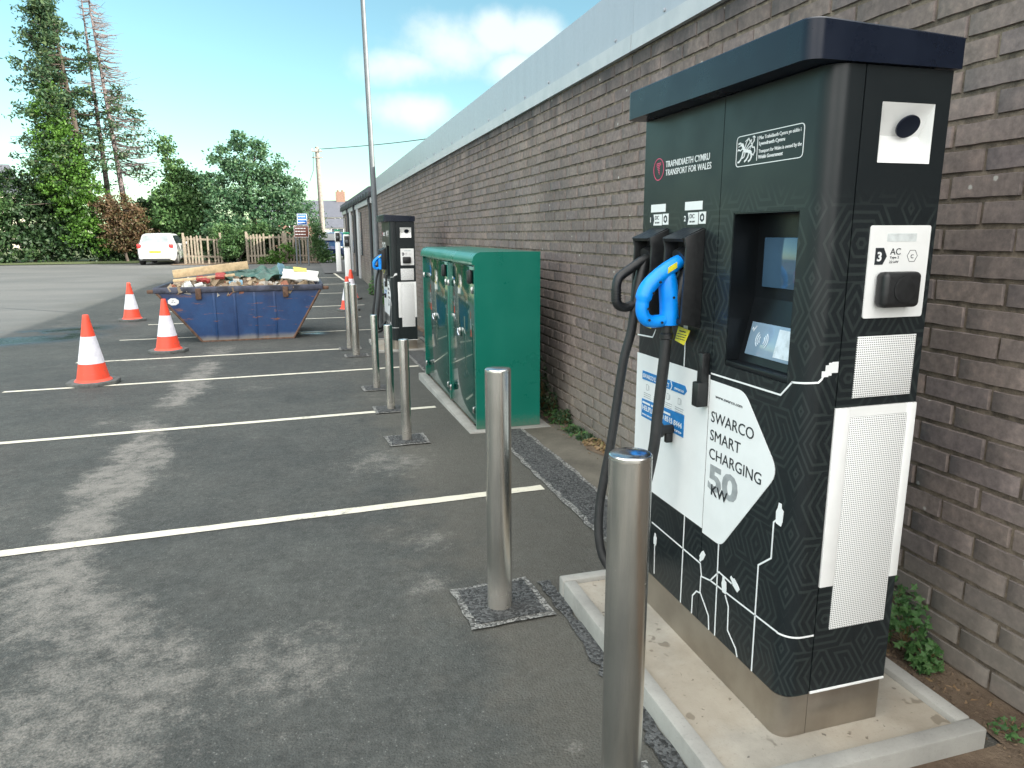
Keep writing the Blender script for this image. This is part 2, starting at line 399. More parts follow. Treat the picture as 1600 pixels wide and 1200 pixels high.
def make_brick():
    t = NT('dark_brick'); g = t.n('ShaderNodeNewGeometry'); rnd = g.outputs['Random Per Island']
    xyz = t.sep()
    k = t.ramp(rnd, [(0, (.178, .150, .138)), (.2, (.212, .178, .162)), (.4, (.190, .163, .156)), (.6, (.224, .187, .168)), (.8, (.196, .168, .164)), (1, (.240, .205, .186))])
    a = t.noise(30, 6, .7); b = t.noise(9, 6, .7); c = t.noise(1.1, 5, .6); f = t.noise(220, 5, .7)
    k = t.mix(1.0, k, t.ramp(a, [(.25, (.62, .62, .62)), (.5, (1, 1, 1)), (.75, (1.5, 1.45, 1.4))]), 'MULTIPLY')
    k = t.mix(1.0, k, t.ramp(c, [(.3, (.64, .64, .66)), (.7, (1.12, 1.09, 1.06))]), 'MULTIPLY')
    k = t.mix(t.math('MULTIPLY', t.range(b, .56, .75), .5), k, (.21, .185, .155))
    # soot below the coping, running down unevenly
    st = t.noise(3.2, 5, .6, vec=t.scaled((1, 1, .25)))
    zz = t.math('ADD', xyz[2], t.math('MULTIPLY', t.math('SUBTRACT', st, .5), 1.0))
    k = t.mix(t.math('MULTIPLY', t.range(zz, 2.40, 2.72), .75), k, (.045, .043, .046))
    # lichen spots and white splashes
    lv = t.n('ShaderNodeTexVoronoi'); lv.inputs['Scale'].default_value = 9; t.l(t.co(), lv.inputs['Vector'])
    sp = t.math('MULTIPLY', t.range(t.math('ADD', lv.outputs['Distance'], t.math('MULTIPLY', f, .09)), .14, .10), t.range(t.noise(2.3, 3, .5), .46, .56))
    k = t.mix(t.math('MULTIPLY', sp, .85), k, (.50, .50, .46))
    # green-grey bloom near the ground
    k = t.mix(t.math('MULTIPLY', t.range(t.math('ADD', xyz[2], t.math('MULTIPLY', c, -.5)), .35, -.1), .5), k, (.20, .19, .16))
    t.set(color=k, rough=.82, spec=.3)
    t.bump(t.math('ADD', t.math('MULTIPLY', f, .5), t.math('ADD', a, b)), .4, .004); return t.m
M['brick'] = make_brick()
def make_mortar():
    t = NT('mortar'); a = t.noise(14, 6, .7)
    t.set(color=t.mix(t.range(a, .3, .7), (.07, .058, .046), (.25, .205, .155)), rough=.95); t.bump(t.noise(180, 5, .7), .8, .005); return t.m
M['mortar'] = make_mortar()
def make_cladding():
    t = NT('grey_cladding'); v = t.noise(2.0, 5, .6, vec=t.scaled((1, 4, .5))); f = t.noise(40, 4, .6)
    k = t.mix(t.range(v, .3, .7), (.36, .385, .425), (.39, .415, .455))
    t.set(color=k, rough=t.range(f, .3, .7, .28, .42), metal=.15); t.bump(t.noise(1.5, 3, .5), .05, .02); return t.m
M['clad'] = make_cladding()
M['flash'] = simple('pale_flashing', (.46, .475, .49), .4, .1, .08, 6)
M['lead'] = simple('dark_gutter', (.03, .035, .04), .5)
def make_steel():
    t = NT('brushed_steel'); n = t.noise(60, 4, .6, vec=t.scaled((18, 18, .35))); d = t.noise(5, 5, .6)
    k = t.mix(t.range(n, .3, .7), (.60, .585, .55), (.72, .70, .66))
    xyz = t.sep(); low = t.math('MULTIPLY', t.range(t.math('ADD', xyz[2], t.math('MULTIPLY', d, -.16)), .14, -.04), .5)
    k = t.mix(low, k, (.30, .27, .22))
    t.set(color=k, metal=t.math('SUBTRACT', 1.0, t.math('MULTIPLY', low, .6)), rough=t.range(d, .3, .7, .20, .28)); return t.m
M['steel'] = make_steel()
M['plinth'] = simple('plinth_steel', (.40, .36, .31), .36, .9, .1, 8)
M['chrome'] = simple('chrome', (.7, .7, .7), .18, 1, .05)
def make_wrap(name='charger_wrap'):
    """dark vinyl with faint nested star and chevron lines, on the lower three quarters"""
    t = NT(name); xyz = t.sep()
    u = t.math('ADD', xyz[0], t.math('MULTIPLY', xyz[1], -1.0)); v = xyz[2]
    W, Hh = .30, .36
    fu = t.math('SUBTRACT', t.math('MULTIPLY', t.math('PINGPONG', t.math('ADD', u, 10.07), W/2), 1), 0.0)
    fv = t.math('PINGPONG', t.math('ADD', v, 10.0), Hh/2)
    fv2 = t.math('SUBTRACT', Hh/2, fv)
    def star(a, b):
        p1 = b; p2 = t.math('ABSOLUTE', t.math('ADD', t.math('MULTIPLY', a, .866), t.math('MULTIPLY', b, .5)))
        p3 = t.math('ABSOLUTE', t.math('SUBTRACT', t.math('MULTIPLY', a, .866), t.math('MULTIPLY', b, .5)))
        mx_ = t.math('MAXIMUM', p1, t.math('MAXIMUM', p2, p3)); mn = t.math('MINIMUM', p1, t.math('MINIMUM', p2, p3))
        s_ = t.math('SUBTRACT', t.math('ADD', p1, t.math('ADD', p2, p3)), t.math('ADD', mx_, mn)); return s_, mx_
    s1, h1 = star(fu, fv)
    s2, h2 = star(t.math('SUBTRACT', W/2, fu), fv2)
    zz = t.math('ADD', fu, t.math('MULTIPLY', t.math('PINGPONG', t.math('ADD', v, 10.0), Hh/4), .62))
    d = t.math('MAXIMUM', t.math('MINIMUM', h1, t.math('ADD', s2, .02)), t.math('SUBTRACT', zz, .05))
    fr = t.math('FRACT', t.math('MULTIPLY', d, 44))
    line = t.range(t.math('ABSOLUTE', t.math('SUBTRACT', fr, .5)), .22, .14)
    fade = t.range(t.math('ADD', v, t.math('MULTIPLY', t.noise(1.3, 2, .5), .2)), 1.78, 1.68)
    line = t.math('MULTIPLY', line, fade)
    k = t.mix(t.math('MULTIPLY', line, .9), (.0105, .0145, .0165), (.024, .032, .032))
    sm = t.noise(6, 4, .6)
    t.set(color=k, rough=t.range(sm, .3, .7, .30, .38), spec=.33)
    return t.m
M['wrap'] = make_wrap()
M['black_gloss'] = simple('black_gloss', (.005, .009, .020), .30, 0, .1, 8, spec=.3)
M['recess'] = simple('recess_black', (.006, .008, .010), .35, 0, .1, 8, spec=.3)
M['black_plastic'] = simple('black_plastic', (.013, .014, .015), .42, 0, .2, 60, bump=.1)
M['rubber'] = simple('black_rubber', (.016, .017, .018), .55, 0, .25, 50, bump=.1)
M['white_vinyl'] = simple('white_vinyl', (.78, .80, .80), .42, 0, .03, 8)
M['white_paint'] = simple('white_powder_coat', (.80, .81, .80), .4, 0, .03, 10)
M['print_black'] = simple('black_print', (.02, .025, .03), .5)
M['print_grey'] = simple('grey_print', (.32, .34, .35), .5)
M['print_blue'] = simple('blue_print', (.01, .19, .50), .45)
M['print_pink'] = simple('pink_print', (.62, .07, .16), .45)
M['yellow_tag'] = simple('yellow_tag', (.72, .66, .03), .5)
M['blue_plastic'] = simple('blue_plastic', (.0, .27, .88), .38, 0, .1, 20)
M['screen'] = simple('screen_glass', (.05, .10, .16), .08, 0, .1, 6, coat=.5)  # sky reflection put into the base colour as a blue tint
M['reader'] = simple('reader_glass', (.22, .32, .42), .12, 0, .1, 6, coat=.4)
M['reader_ink'] = simple('reader_print', (.55, .62, .68), .3)  # plain pale print on the reader face
def make_mesh_grille():
    t = NT('perforated_white'); xyz = t.sep(); P = .0062
    def cell(a): return t.math('SUBTRACT', t.math('FRACT', t.math('DIVIDE', a, P)), .5)
    a = cell(t.math('ADD', xyz[0], xyz[1])); b = cell(xyz[2])
    d = t.math('SQRT', t.math('ADD', t.math('MULTIPLY', a, a), t.math('MULTIPLY', b, b)))
    hole = t.range(d, .34, .24)
    t.set(color=t.mix(hole, (.82, .83, .82), (.10, .105, .11)), rough=.5); return t.m
M['grille'] = make_mesh_grille()
M['green'] = simple('cabinet_green', (.0, .150, .105), .30, 0, .05, 3, coat=.2)
def make_green():
    t = NT('cabinet_paint'); xyz = t.sep(); a = t.noise(3, 6, .6); b = t.noise(40, 6, .75)
    k = t.mix(t.range(a, .3, .7), (.0, .140, .098), (.002, .158, .112))
    mud = t.range(t.math('ADD', xyz[2], t.math('MULTIPLY', t.math('SUBTRACT', b, .5), -.25)), .12, -.02)
    k = t.mix(t.math('MULTIPLY', mud, .45), k, (.16, .16, .12))
    k = t.mix(t.math('MULTIPLY', t.range(b, .66, .72), .25), k, (.2, .25, .2))
    t.set(color=k, rough=t.range(a, .3, .7, .26, .36), coat=.2); return t.m
M['green'] = make_green()
M['green_door'] = simple('door_green', (.0, .055, .042), .07, 0, .06, 3, coat=.35)
def make_cone_or():
    t = NT('orange_cone'); n = t.noise(25, 6, .7); t.set(color=t.mix(t.range(n, .55, .72), (.80, .075, .035), (.50, .09, .06)), rough=.45); return t.m
M['orange'] = make_cone_or()
M['reflective'] = simple('white_sleeve', (.72, .70, .76), .45, 0, .1, 18)
M['cone_base'] = simple('cone_base', (.10, .105, .10), .8, 0, .25, 30, bump=.3)
def make_skip():
    t = NT('skip_paint'); xyz = t.sep()
    a = t.noise(2.2, 8, .7); b = t.noise(12, 8, .75); s = t.noise(5, 7, .7, vec=t.scaled((.35, 1, 2.6))); vst = t.noise(6, 6, .7, vec=t.scaled((3, 3, .4)))
    k = t.mix(t.range(a, .3, .7), (.003, .026, .100), (.007, .050, .155))
    k = t.mix(t.math('MULTIPLY', t.range(vst, .60, .74), .35), k, (.03, .04, .07))
    rust = t.math('MULTIPLY', t.range(s, .58, .64), t.range(t.noise(1.7, 3, .5), .50, .60))
    top = t.range(t.math('ADD', xyz[2], t.math('MULTIPLY', t.math('SUBTRACT', b, .5), .2)), .72, .86)
    k = t.mix(rust, k, (.22, .085, .035))
    k = t.mix(t.math('MULTIPLY', top, .3), k, (.10, .08, .07))
    sc2 = t.range(t.noise(9, 8, .8, vec=t.scaled((.5, 1, 1.3))), .655, .69); k = t.mix(t.math('MULTIPLY', sc2, .6), k, (.35, .38, .40))
    mud = t.range(t.math('ADD', xyz[2], t.math('MULTIPLY', a, -.12)), .08, -.03)
    k = t.mix(t.math('MULTIPLY', mud, .8), k, (.24, .22, .18))
    t.set(color=k, rough=.5); t.bump(t.math('ADD', a, b), .25, .02); return t.m
M['skip'] = make_skip()
M['rust'] = simple('rusty_steel', (.13, .075, .05), .75, .2, .4, 14, bump=.3)
M['rim'] = simple('worn_rim', (.055, .06, .085), .6, .3, .6, 6, bump=.3)
M['timber'] = simple('pale_timber', (.56, .42, .25), .7, 0, .2, 12, bump=.2)
M['timber_dark'] = simple('timber_batten', (.10, .08, .06), .8)
M['tarp'] = simple('green_sheet', (.05, .12, .10), .35, 0, .35, 6, bump=.3)
M['bluecard'] = simple('blue_grey_board', (.16, .30, .38), .6, 0, .2, 8)
M['whiteboard'] = simple('broken_white_board', (.62, .63, .60), .6, 0, .12, 12)
M['redcloth'] = simple('red_scrap', (.28, .035, .03), .6)
M['yellowish'] = simple('yellow_scrap', (.62, .52, .12), .6)
def make_rubble():
    t = NT('rubble'); g = t.n('ShaderNodeNewGeometry')
    t.set(color=t.ramp(g.outputs['Random Per Island'], [(0, (.30, .23, .15)), (.3, (.40, .33, .25)), (.5, (.22, .16, .11)), (.65, (.45, .42, .37)), (.8, (.33, .14, .09)), (.9, (.5, .49, .45)), (1, (.15, .14, .13))], True), rough=.9); t.bump(t.noise(40, 4, .6), .5, .01); return t.m
M['rubble'] = make_rubble()
M['car_white'] = simple('white_car_paint', (.62, .64, .64), .22, 0, .02, 3, coat=.8)
M['car_blue'] = simple('blue_car_paint', (.012, .03, .10), .2, .3, .1, 3, coat=.9)
M['car_silver'] = simple('silver_car_paint', (.40, .42, .44), .25, .6, .05, 3, coat=.8)
M['glass_dark'] = simple('car_glass', (.025, .035, .04), .05, 0, .1, 3, coat=.5)
M['glass_pale'] = simple('rear_car_glass', (.16, .19, .20), .08, 0, .2, 3, coat=.5)
M['lamp_red'] = simple('red_lamp', (.55, .03, .03), .2)
M['plate_yellow'] = simple('yellow_plate', (.72, .62, .05), .4)
M['tyre'] = simple('tyre', (.02, .02, .02), .8)
M['alloy'] = simple('alloy', (.5, .5, .5), .35, .8)
M['galv'] = simple('galvanised_post', (.12, .135, .145), .5, .3, .12, 9)
M['creosote'] = simple('weathered_pole', (.22, .20, .18), .85, 0, .25, 8, bump=.3)
M['fence'] = simple('weathered_fence', (.20, .17, .13), .85, 0, .3, 14, bump=.3)
def make_leaf(name, c0, c1, c2, rough=.5, tl=True):
    t = NT(name); g = t.n('ShaderNodeNewGeometry')
    k = t.ramp(g.outputs['Random Per Island'], [(0, c0), (.5, c1), (1, c2)])
    big = t.noise(.9, 3, .5); k = t.mix(1.0, k, t.ramp(big, [(.3, (.7, .75, .7)), (.7, (1.3, 1.25, 1.2))]), 'MULTIPLY')
    t.set(color=k, rough=rough, spec=.35)
    tr = t.n('ShaderNodeBsdfTranslucent'); t.l(k, tr.inputs['Color']); mixs = t.n('ShaderNodeMixShader'); mixs.inputs[0].default_value = .28
    out = t.t.nodes['Material Output']; t.l(t.b.outputs[0], mixs.inputs[1]); t.l(tr.outputs[0], mixs.inputs[2]); t.l(mixs.outputs[0], out.inputs[0])
    return t.m
M['leaf_conifer'] = make_leaf('conifer_foliage', (0.027, 0.061, 0.034), (0.046, 0.095, 0.047), (0.084, 0.122, 0.049))
M['leaf_ivy'] = make_leaf('ivy_foliage', (0.034, 0.091, 0.014), (0.061, 0.144, 0.023), (0.099, 0.205, 0.034))
M['leaf_dark'] = make_leaf('dark_foliage', (0.014, 0.036, 0.015), (0.024, 0.057, 0.023), (0.046, 0.084, 0.030))
M['leaf_mid'] = make_leaf('mid_foliage', (0.034, 0.087, 0.029), (0.061, 0.129, 0.044), (0.099, 0.175, 0.061))
M['leaf_blue'] = make_leaf('bluish_foliage', (0.032, 0.087, 0.044), (0.057, 0.129, 0.065), (0.099, 0.175, 0.084))
M['leaf_brown'] = make_leaf('reddish_foliage', (.085, .055, .035), (.125, .075, .042), (.08, .09, .04))
M['leaf_dry'] = make_leaf('dry_foliage', (.20, .13, .07), (.27, .18, .10), (.17, .16, .06))
M['leaf_weed'] = make_leaf('weed_foliage', (.035, .095, .028), (.060, .145, .042), (.10, .19, .07))
M['bark'] = simple('bark', (.07, .055, .045), .9, 0, .3, 8, bump=.4)
M['bark_dead'] = simple('dead_bark', (.16, .13, .13), .9, 0, .25, 8, bump=.4)
M['slate'] = simple('slate_roof', (.085, .09, .11), .6, 0, .2, 5, bump=.2)
M['house_brick'] = simple('house_brick', (.20, .12, .09), .85, 0, .25, 10)
M['render_white'] = simple('white_render', (.70, .70, .66), .8)
M['render_grey'] = simple('cream_render', (.5, .46, .38), .8)
M['window'] = simple('house_window', (.06, .07, .08), .1)
M['sign_blue'] = simple('blue_sign', (.008, .09, .33), .4)
M['sign_brown'] = simple('brown_sign', (.12, .035, .02), .5)
M['sign_white'] = simple('sign_white', (.75, .75, .75), .5)
M['ev_green'] = simple('green_top', (.02, .30, .16), .4)

# ================================================================== THE SETTING
def sheet(name, x0, x1, ys, dz, mat, nx=1, kind='structure', lab=None, jit=0, xf=None):
    vs = []; fs = []
    for y in ys:
        a, b = (x0, x1) if xf is None else xf(y)
        for i in range(nx+1):
            t = i/nx; vs.append((a+(b-a)*t + (random.uniform(-jit, jit) if i in (0, nx) else 0), y, zg(y)+dz))
    for j in range(len(ys)-1):
        for i in range(nx):
            k = j*(nx+1)+i; fs.append((k, k+1, k+nx+2, k+nx+1))
    me = bpy.data.meshes.new(name); me.from_pydata(vs, [], fs)
    o = link_mesh(name, me, mat, None, True); tag(o, lab, None, None, kind); return o
def lin(a, b, n): return [a+(b-a)*i/n for i in range(n+1)]
ground = sheet('car_park_ground', -600, 600, lin(-40, 0, 4)+lin(.5, 40, 79)+[48, 60, 80, 120, 250, 500, 1200], 0, M['asphalt'], 1, lab='grey asphalt of the car park')
# bay lines
for i, (y, x0, x1, w, sl) in enumerate([(3.868, -3.2, 1.382, .085, .038), (6.40, -2.42, 1.16, .085, .053), (8.92, -3.24, 1.40, .085, .044), (11.06, -3.09, .585, .085, .034), (13.55, -3.08, 1.20, .08, .02),
                                     (15.86, -3.05, 1.2, .08, .015), (18.4, -3.05, 1.5, .08, .04), (21.9, -3.05, 1.5, .08, .02), (25.2, -3.0, 1.5, .08, 0), (28.0, -3.0, 1.4, .08, 0)]):
    vs = []; fs = []; n = 60
    ang = sl
    for k in range(n+1):
        x = x0+(x1-x0)*k/n; yc = y+(x-x0)*ang/ (1 if ang else 1)*1.0
        for s_ in (-1, 1):
            yy = yc+s_*(w/2+random.uniform(-.003, .003)); vs.append((x, yy, zg(yy)+.004))
    for k in range(n): fs.append((2*k, 2*k+2, 2*k+3, 2*k+1))
    me = bpy.data.meshes.new('bay_line'); me.from_pydata(vs, [], fs); tag(link_mesh('bay_line', me, M['paint']), kind='structure')
o = sheet('edge_line', 1.05, 1.13, lin(26.5, 32.7, 20), .008, M['paint'], 1, xf=lambda y: (1.40-(y-27)*.055, 1.49-(y-27)*.055))
# silty tarmac and soil along the foot of the wall
sheet('wall_verge', 1.66, 2.16, lin(2.7, 5.6, 24), .006, M['silt'], 1, xf=lambda y: (1.66+.015*math.sin(y*9), 2.16))
sheet('soil_strip', 1.89, 2.16, lin(-2, 22.5, 120), .010, M['soil'], 1, xf=lambda y: ((1.93-.04*math.sin(y*3)) if y < 2.8 else 2.02+.04*math.sin(y*5)+.02*math.sin(y*13), 2.16))
sheet('soil_near', 1.42, 2.16, lin(-2, 1.40, 14), .008, M['soil'], 1)
# reinstated cable trench with pale sawn joints
def trench(x0, x1, y0, y1):
    sheet('trench_joint', x0-.03, x1+.03, lin(y0, y1, max(4, int((y1-y0)*12))), .008, M['patch_edge'], 1, jit=.008)
    sheet('cable_trench', x0, x1, lin(y0+.01, y1-.01, max(4, int((y1-y0)*12))), .012, M['patch'], 1, jit=.012)
trench(1.44, 1.67, 2.72, 5.50); trench(1.42, 1.68, 8.16, 10.54)
sheet('gravel_infill', .94, 1.00, lin(1.2, 2.82, 40), .008, M['patch'], 1, jit=.016)
def patch(cx, cy, w, rz):
    m1 = MB(); z = zg(cy)
    for k, (s_, dz) in enumerate(((w/2, .009), (w/2-.028, .013))):
        pts = []
        for (a, b) in ((-1, -1), (1, -1), (1, 1), (-1, 1)):
            nx_, ny_ = {(-1, -1): (1, 0), (1, -1): (0, 1), (1, 1): (-1, 0), (-1, 1): (0, -1)}[(a, b)]
            for t in range(8):
                q = t/8*2*s_; px = a*s_+nx_*q+random.uniform(-.005, .005); py = b*s_+ny_*q+random.uniform(-.005, .005)
                X = cx+px*math.cos(rz)-py*math.sin(rz); Y = cy+px*math.sin(rz)+py*math.cos(rz); pts.append((X, Y))
        n = len(pts); m1.add([(p[0], p[1], zg(p[1])+dz) for p in pts]+[(cx, cy, z+dz)], [(i, (i+1) % n, n) for i in range(n)], k)
    tag(m1.build('bollard_patch', [M['patch_edge'], M['patch']], None, fix=False), kind='structure')
sheet('grass_verge', -60, 30, [42.4, 44, 48, 60, 90], .02, M['grass'], 1, xf=lambda y: (-60, 30))
sheet('grass_bank', -30, -5.8, [40.4, 41.5, 42.6], .03, M['grass'], 1, xf=lambda y: (-40, -8.0))
sheet('dirt_edge', -6, .9, [37.6, 38.2, 42.5], .022, M['soil'], 1)
sheet('back_street', .9, 30, [30, 38, 60, 90], .03, simple('old_road', (.10, .10, .10), .9), 1)

# ---- brick store building
store = empty('brick_store', (2.15, 0, 0), 0, 'long brick store wall with pale metal parapet on the right', 'building')
YB0, YB1, ZT = -1.6, 22.0, 2.72  # unseen near end cut short so sun reaches the ground behind the camera
mb = MB(); mb.box(2.158, 9, YB0, YB1, -.6, 2.75); mb.build('wall_core', M['mortar'], store)
def bricks(y0, y1, ztop, x=2.15, name='brick_face', parent=None, zbot=-.35, detail=True):
    rows = int((ztop-zbot)/.086)+1; V = []; Fc = []
    L, HH, J = .267, .086, .010
    zoff = 1.994-int((1.994-zbot)/.086)*.086
    for r in range(rows):
        z0 = zoff+r*HH+J/2; z1 = z0+HH-J
        if z0 > ztop: break
        y = y0-(L/2 if r % 2 else 0)+random.uniform(-.006, .006)
        while y < y1:
            a = y+J/2+random.uniform(-.002, .002); b = y+L-J/2+random.uniform(-.002, .002); y += L+random.uniform(-.002, .002)
            if b <= y0: continue
            a = max(a, y0); b = min(b, y1)
            if b-a < .03: continue
            near = a < 8
            ns = 7 if near else 3; base = len(V); px = x+random.uniform(-.0014, .0014); tilt = random.uniform(-.0012, .0012)
            e = .005
            # cross-section rings along the brick: 4 outer + front inset
            zj = random.uniform(-.0012, .0012)
            for k in range(ns+1):
                t = k/ns; yy = a+(b-a)*t
                end = (k == 0 or k == ns)
                j0 = random.uniform(-.0016, .0016); j1 = random.uniform(-.0016, .0016); jx = random.uniform(-.0012, .0012)
                if end:
                    V += [(x+.02, yy, z0+zj+.002), (px+.006, yy, z0+zj+.004), (px+.006, yy, z1+zj-.004), (x+.02, yy, z1+zj-.002)]
                else:
                    if k == 1: yy = a+e
                    if k == ns-1: yy = b-e
                    V += [(x+.02, yy, z0+zj+j0), (px+jx+tilt, yy, z0+zj+e+j0), (px+jx-tilt, yy, z1+zj-e+j1), (x+.02, yy, z1+zj+j1)]
            for k in range(ns):
                q = base+4*k
                for j in range(3): Fc.append((q+j, q+4+j, q+5+j, q+1+j))
            Fc.append((base, base+1, base+2, base+3)); q = base+4*ns; Fc.append((q+3, q+2, q+1, q))
    off = root_loc(parent)
    me = bpy.data.meshes.new(name); me.from_pydata([(v[0]-off.x, v[1]-off.y, v[2]-off.z) for v in V], [], Fc); me.update()
    bm = bmesh.new(); bm.from_mesh(me); bmesh.ops.recalc_face_normals(bm, faces=bm.faces[:]); bm.to_mesh(me); bm.free()
    return link_mesh(name, me, M['brick'], parent, True, 50)
bricks(YB0, YB1, 2.71, parent=store)
def zs(z, y): return z-.0055*(y-3)
mc = MB(); mf = MB()
y = YB0
while y < YB1:
    y2 = min(y+3.05, YB1)
    for (mbx, za, zb, xa, g) in ((mf, 2.700, 2.800, 2.122, .003), (mc, 2.806, 3.155, 2.135, .001)):
        vs = [(xa, y+g, zs(za, y)), (xa, y2-g, zs(za, y2)), (xa, y2-g, zs(zb, y2)), (xa, y+g, zs(zb, y)),
              (2.3, y+g, zs(za, y)), (2.3, y2-g, zs(za, y2)), (2.3, y2-g, zs(zb, y2)), (2.3, y+g, zs(zb, y))]
        mbx.add(vs, [(0, 3, 2, 1), (0, 1, 5, 4), (3, 7, 6, 2), (0, 4, 7, 3), (1, 2, 6, 5), (4, 5, 6, 7)])
    y = y2
for yy in lin(YB0+.2, YB1-.1, 34):   # fixings
    mc.lathe([(.012, 0), (.012, -.006), (.004, -.010)], (2.135, yy, zs(2.83, yy)), 8, axis='x')
mc.build('parapet_cladding', M['clad'], store); mf.build('flashing', M['flash'], store)
MB().box(2.31, 9, YB0, YB1, 2.76, 3.02).build('roof', M['clad'], store)
# ---- lower annexe behind it
ann = empty('annexe_building', (2.15, 22.05, 0), 0, 'lower brick annexe with dark gutter beyond the grey parapet', 'building')
MB().box(2.168, 8, 22.06, 37.0, -.5, 2.6).build('wall_core', M['mortar'], ann)
bricks(22.06, 37.0, 2.42, x=2.16, parent=ann, name='brick_face', zbot=-.3)
MB().box(2.10, 2.166, 22.06, 37.02, 2.45, 2.62, .01).build('soffit_board', M['flash'], ann)
gt = MB().box(2.02, 2.14, 22.0, 37.1, 2.63, 2.76, .015)
for yy in lin(22.5, 36.5, 14): gt.box(2.0, 2.03, yy, yy+.06, 2.60, 2.78)
gt.build('gutter', M['lead'], ann)
MB().prism([(2.05, 2.77), (2.05, 2.92), (8, 4.3), (8, 2.77)], 'y', 22.02, 37.15).build('roof', M['slate'], ann)
for yy in (22.35, 28.6, 32.6):
    MB().tube([(2.06, yy, 2.62), (2.08, yy, 2.4), (2.10, yy, 2.25), (2.10, yy, -.1)], .045, 10).build('downpipe', M['lead'], ann)
for yy in (27.3, 31.2): MB().box(2.09, 2.158, yy, yy+.5, -.3, 2.44, .01).build('pale_pilaster', M['flash'], ann)
for yy in (26.2, 30.2, 35.0):
    w_ = MB().box(2.12, 2.15, yy, yy+.9, .8, 2.3).build('window', M['window'], ann); MB().box(2.105, 2.118, yy+.43, yy+.47, .8, 2.3).build('window_bar', M['flash'], w_)

# ================================================================== BASES, BOLLARDS
def slab(x0, x1, y0, y1, ztop, zbot, kw, name, label, group=None):
    r = empty(name, (x0, y0, zbot), 0, label, 'concrete base', group)
    k = MB()
    def wob(lo, hi, n): return [lo+(hi-lo)*i/n for i in range(n+1)]
    for (a, b, c, d) in ((x0, x1, y0, y0+kw), (x0, x1, y1-kw, y1), (x0, x0+kw, y0+kw+.002, y1-kw-.002), (x1-kw, x1, y0+kw+.002, y1-kw-.002)): k.box(a, b, c, d, zbot, ztop, .008)
    k.build('kerb_edge', M['kerb'], r)
    MB().box(x0+kw+.002, x1-kw-.002, y0+kw+.002, y1-kw-.002, zbot, ztop-.02).build('slab', M['slab'], r)
    return r
slab(1.0, 1.90, 1.40, 2.70, .082, -.12, .056, 'concrete_base', 'stained concrete base with raised edge under the nearest charger')
def bollard():
    r = empty('steel_bollard', (.72, 2.66, 0), 0, 'x', 'bollard', 'tall stainless steel bollards in front of the chargers')
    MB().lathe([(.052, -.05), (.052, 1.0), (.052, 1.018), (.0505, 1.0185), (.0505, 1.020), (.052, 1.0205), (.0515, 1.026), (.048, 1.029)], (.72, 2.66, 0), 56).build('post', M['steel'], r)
    MB().lathe([(.048, 1.0285), (.044, 1.030), (.02, 1.0315), (.001, 1.0318)], (.72, 2.66, 0), 40).build('cap', M['chrome'], r)
    return r
B = bollard(); B['label'] = 'tall steel bollard beside the near end of the bay line, in a square tarmac patch'
tall = [(.725, 1.475, .008, 'nearest steel bollard, cut off by the bottom of the photo'),
        (.69, 10.37, None, 'steel bollard on the near side of the far charger, right of the cones'),
        (.655, 11.17, None, 'farthest steel bollard, with the striped cones just behind it')]
patch(.735, 2.69, .36, .05); patch(.725, 1.475, .34, 0)
for x, y_, z, lab in tall:
    copy_thing(B, (x, y_, zg(y_) if z is None else z), None, lab)
    if y_ > 5: patch(x, y_, .34, 0)
r = empty('steel_bollard', (.722, 5.448, zg(5.448)), 0, 'short steel bollard nearest the green cabinet corner', 'bollard', 'short stainless steel bollards guarding the green cabinet')
zz = zg(5.448)
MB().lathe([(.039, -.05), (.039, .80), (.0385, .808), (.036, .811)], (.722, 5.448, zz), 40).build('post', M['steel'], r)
MB().lathe([(.036, .8105), (.02, .813), (.001, .8135)], (.722, 5.448, zz), 32).build('cap', M['chrome'], r)
patch(.722, 5.448, .32, .03)
for x, y_, lab in ((.737, 6.62, 'short steel bollard in the middle of the three by the green cabinet'), (.718, 7.75, 'short steel bollard farthest along the green cabinet, before the far charger')):
    copy_thing(r, (x, y_, zg(y_)), None, lab); patch(x, y_, .32, .02)

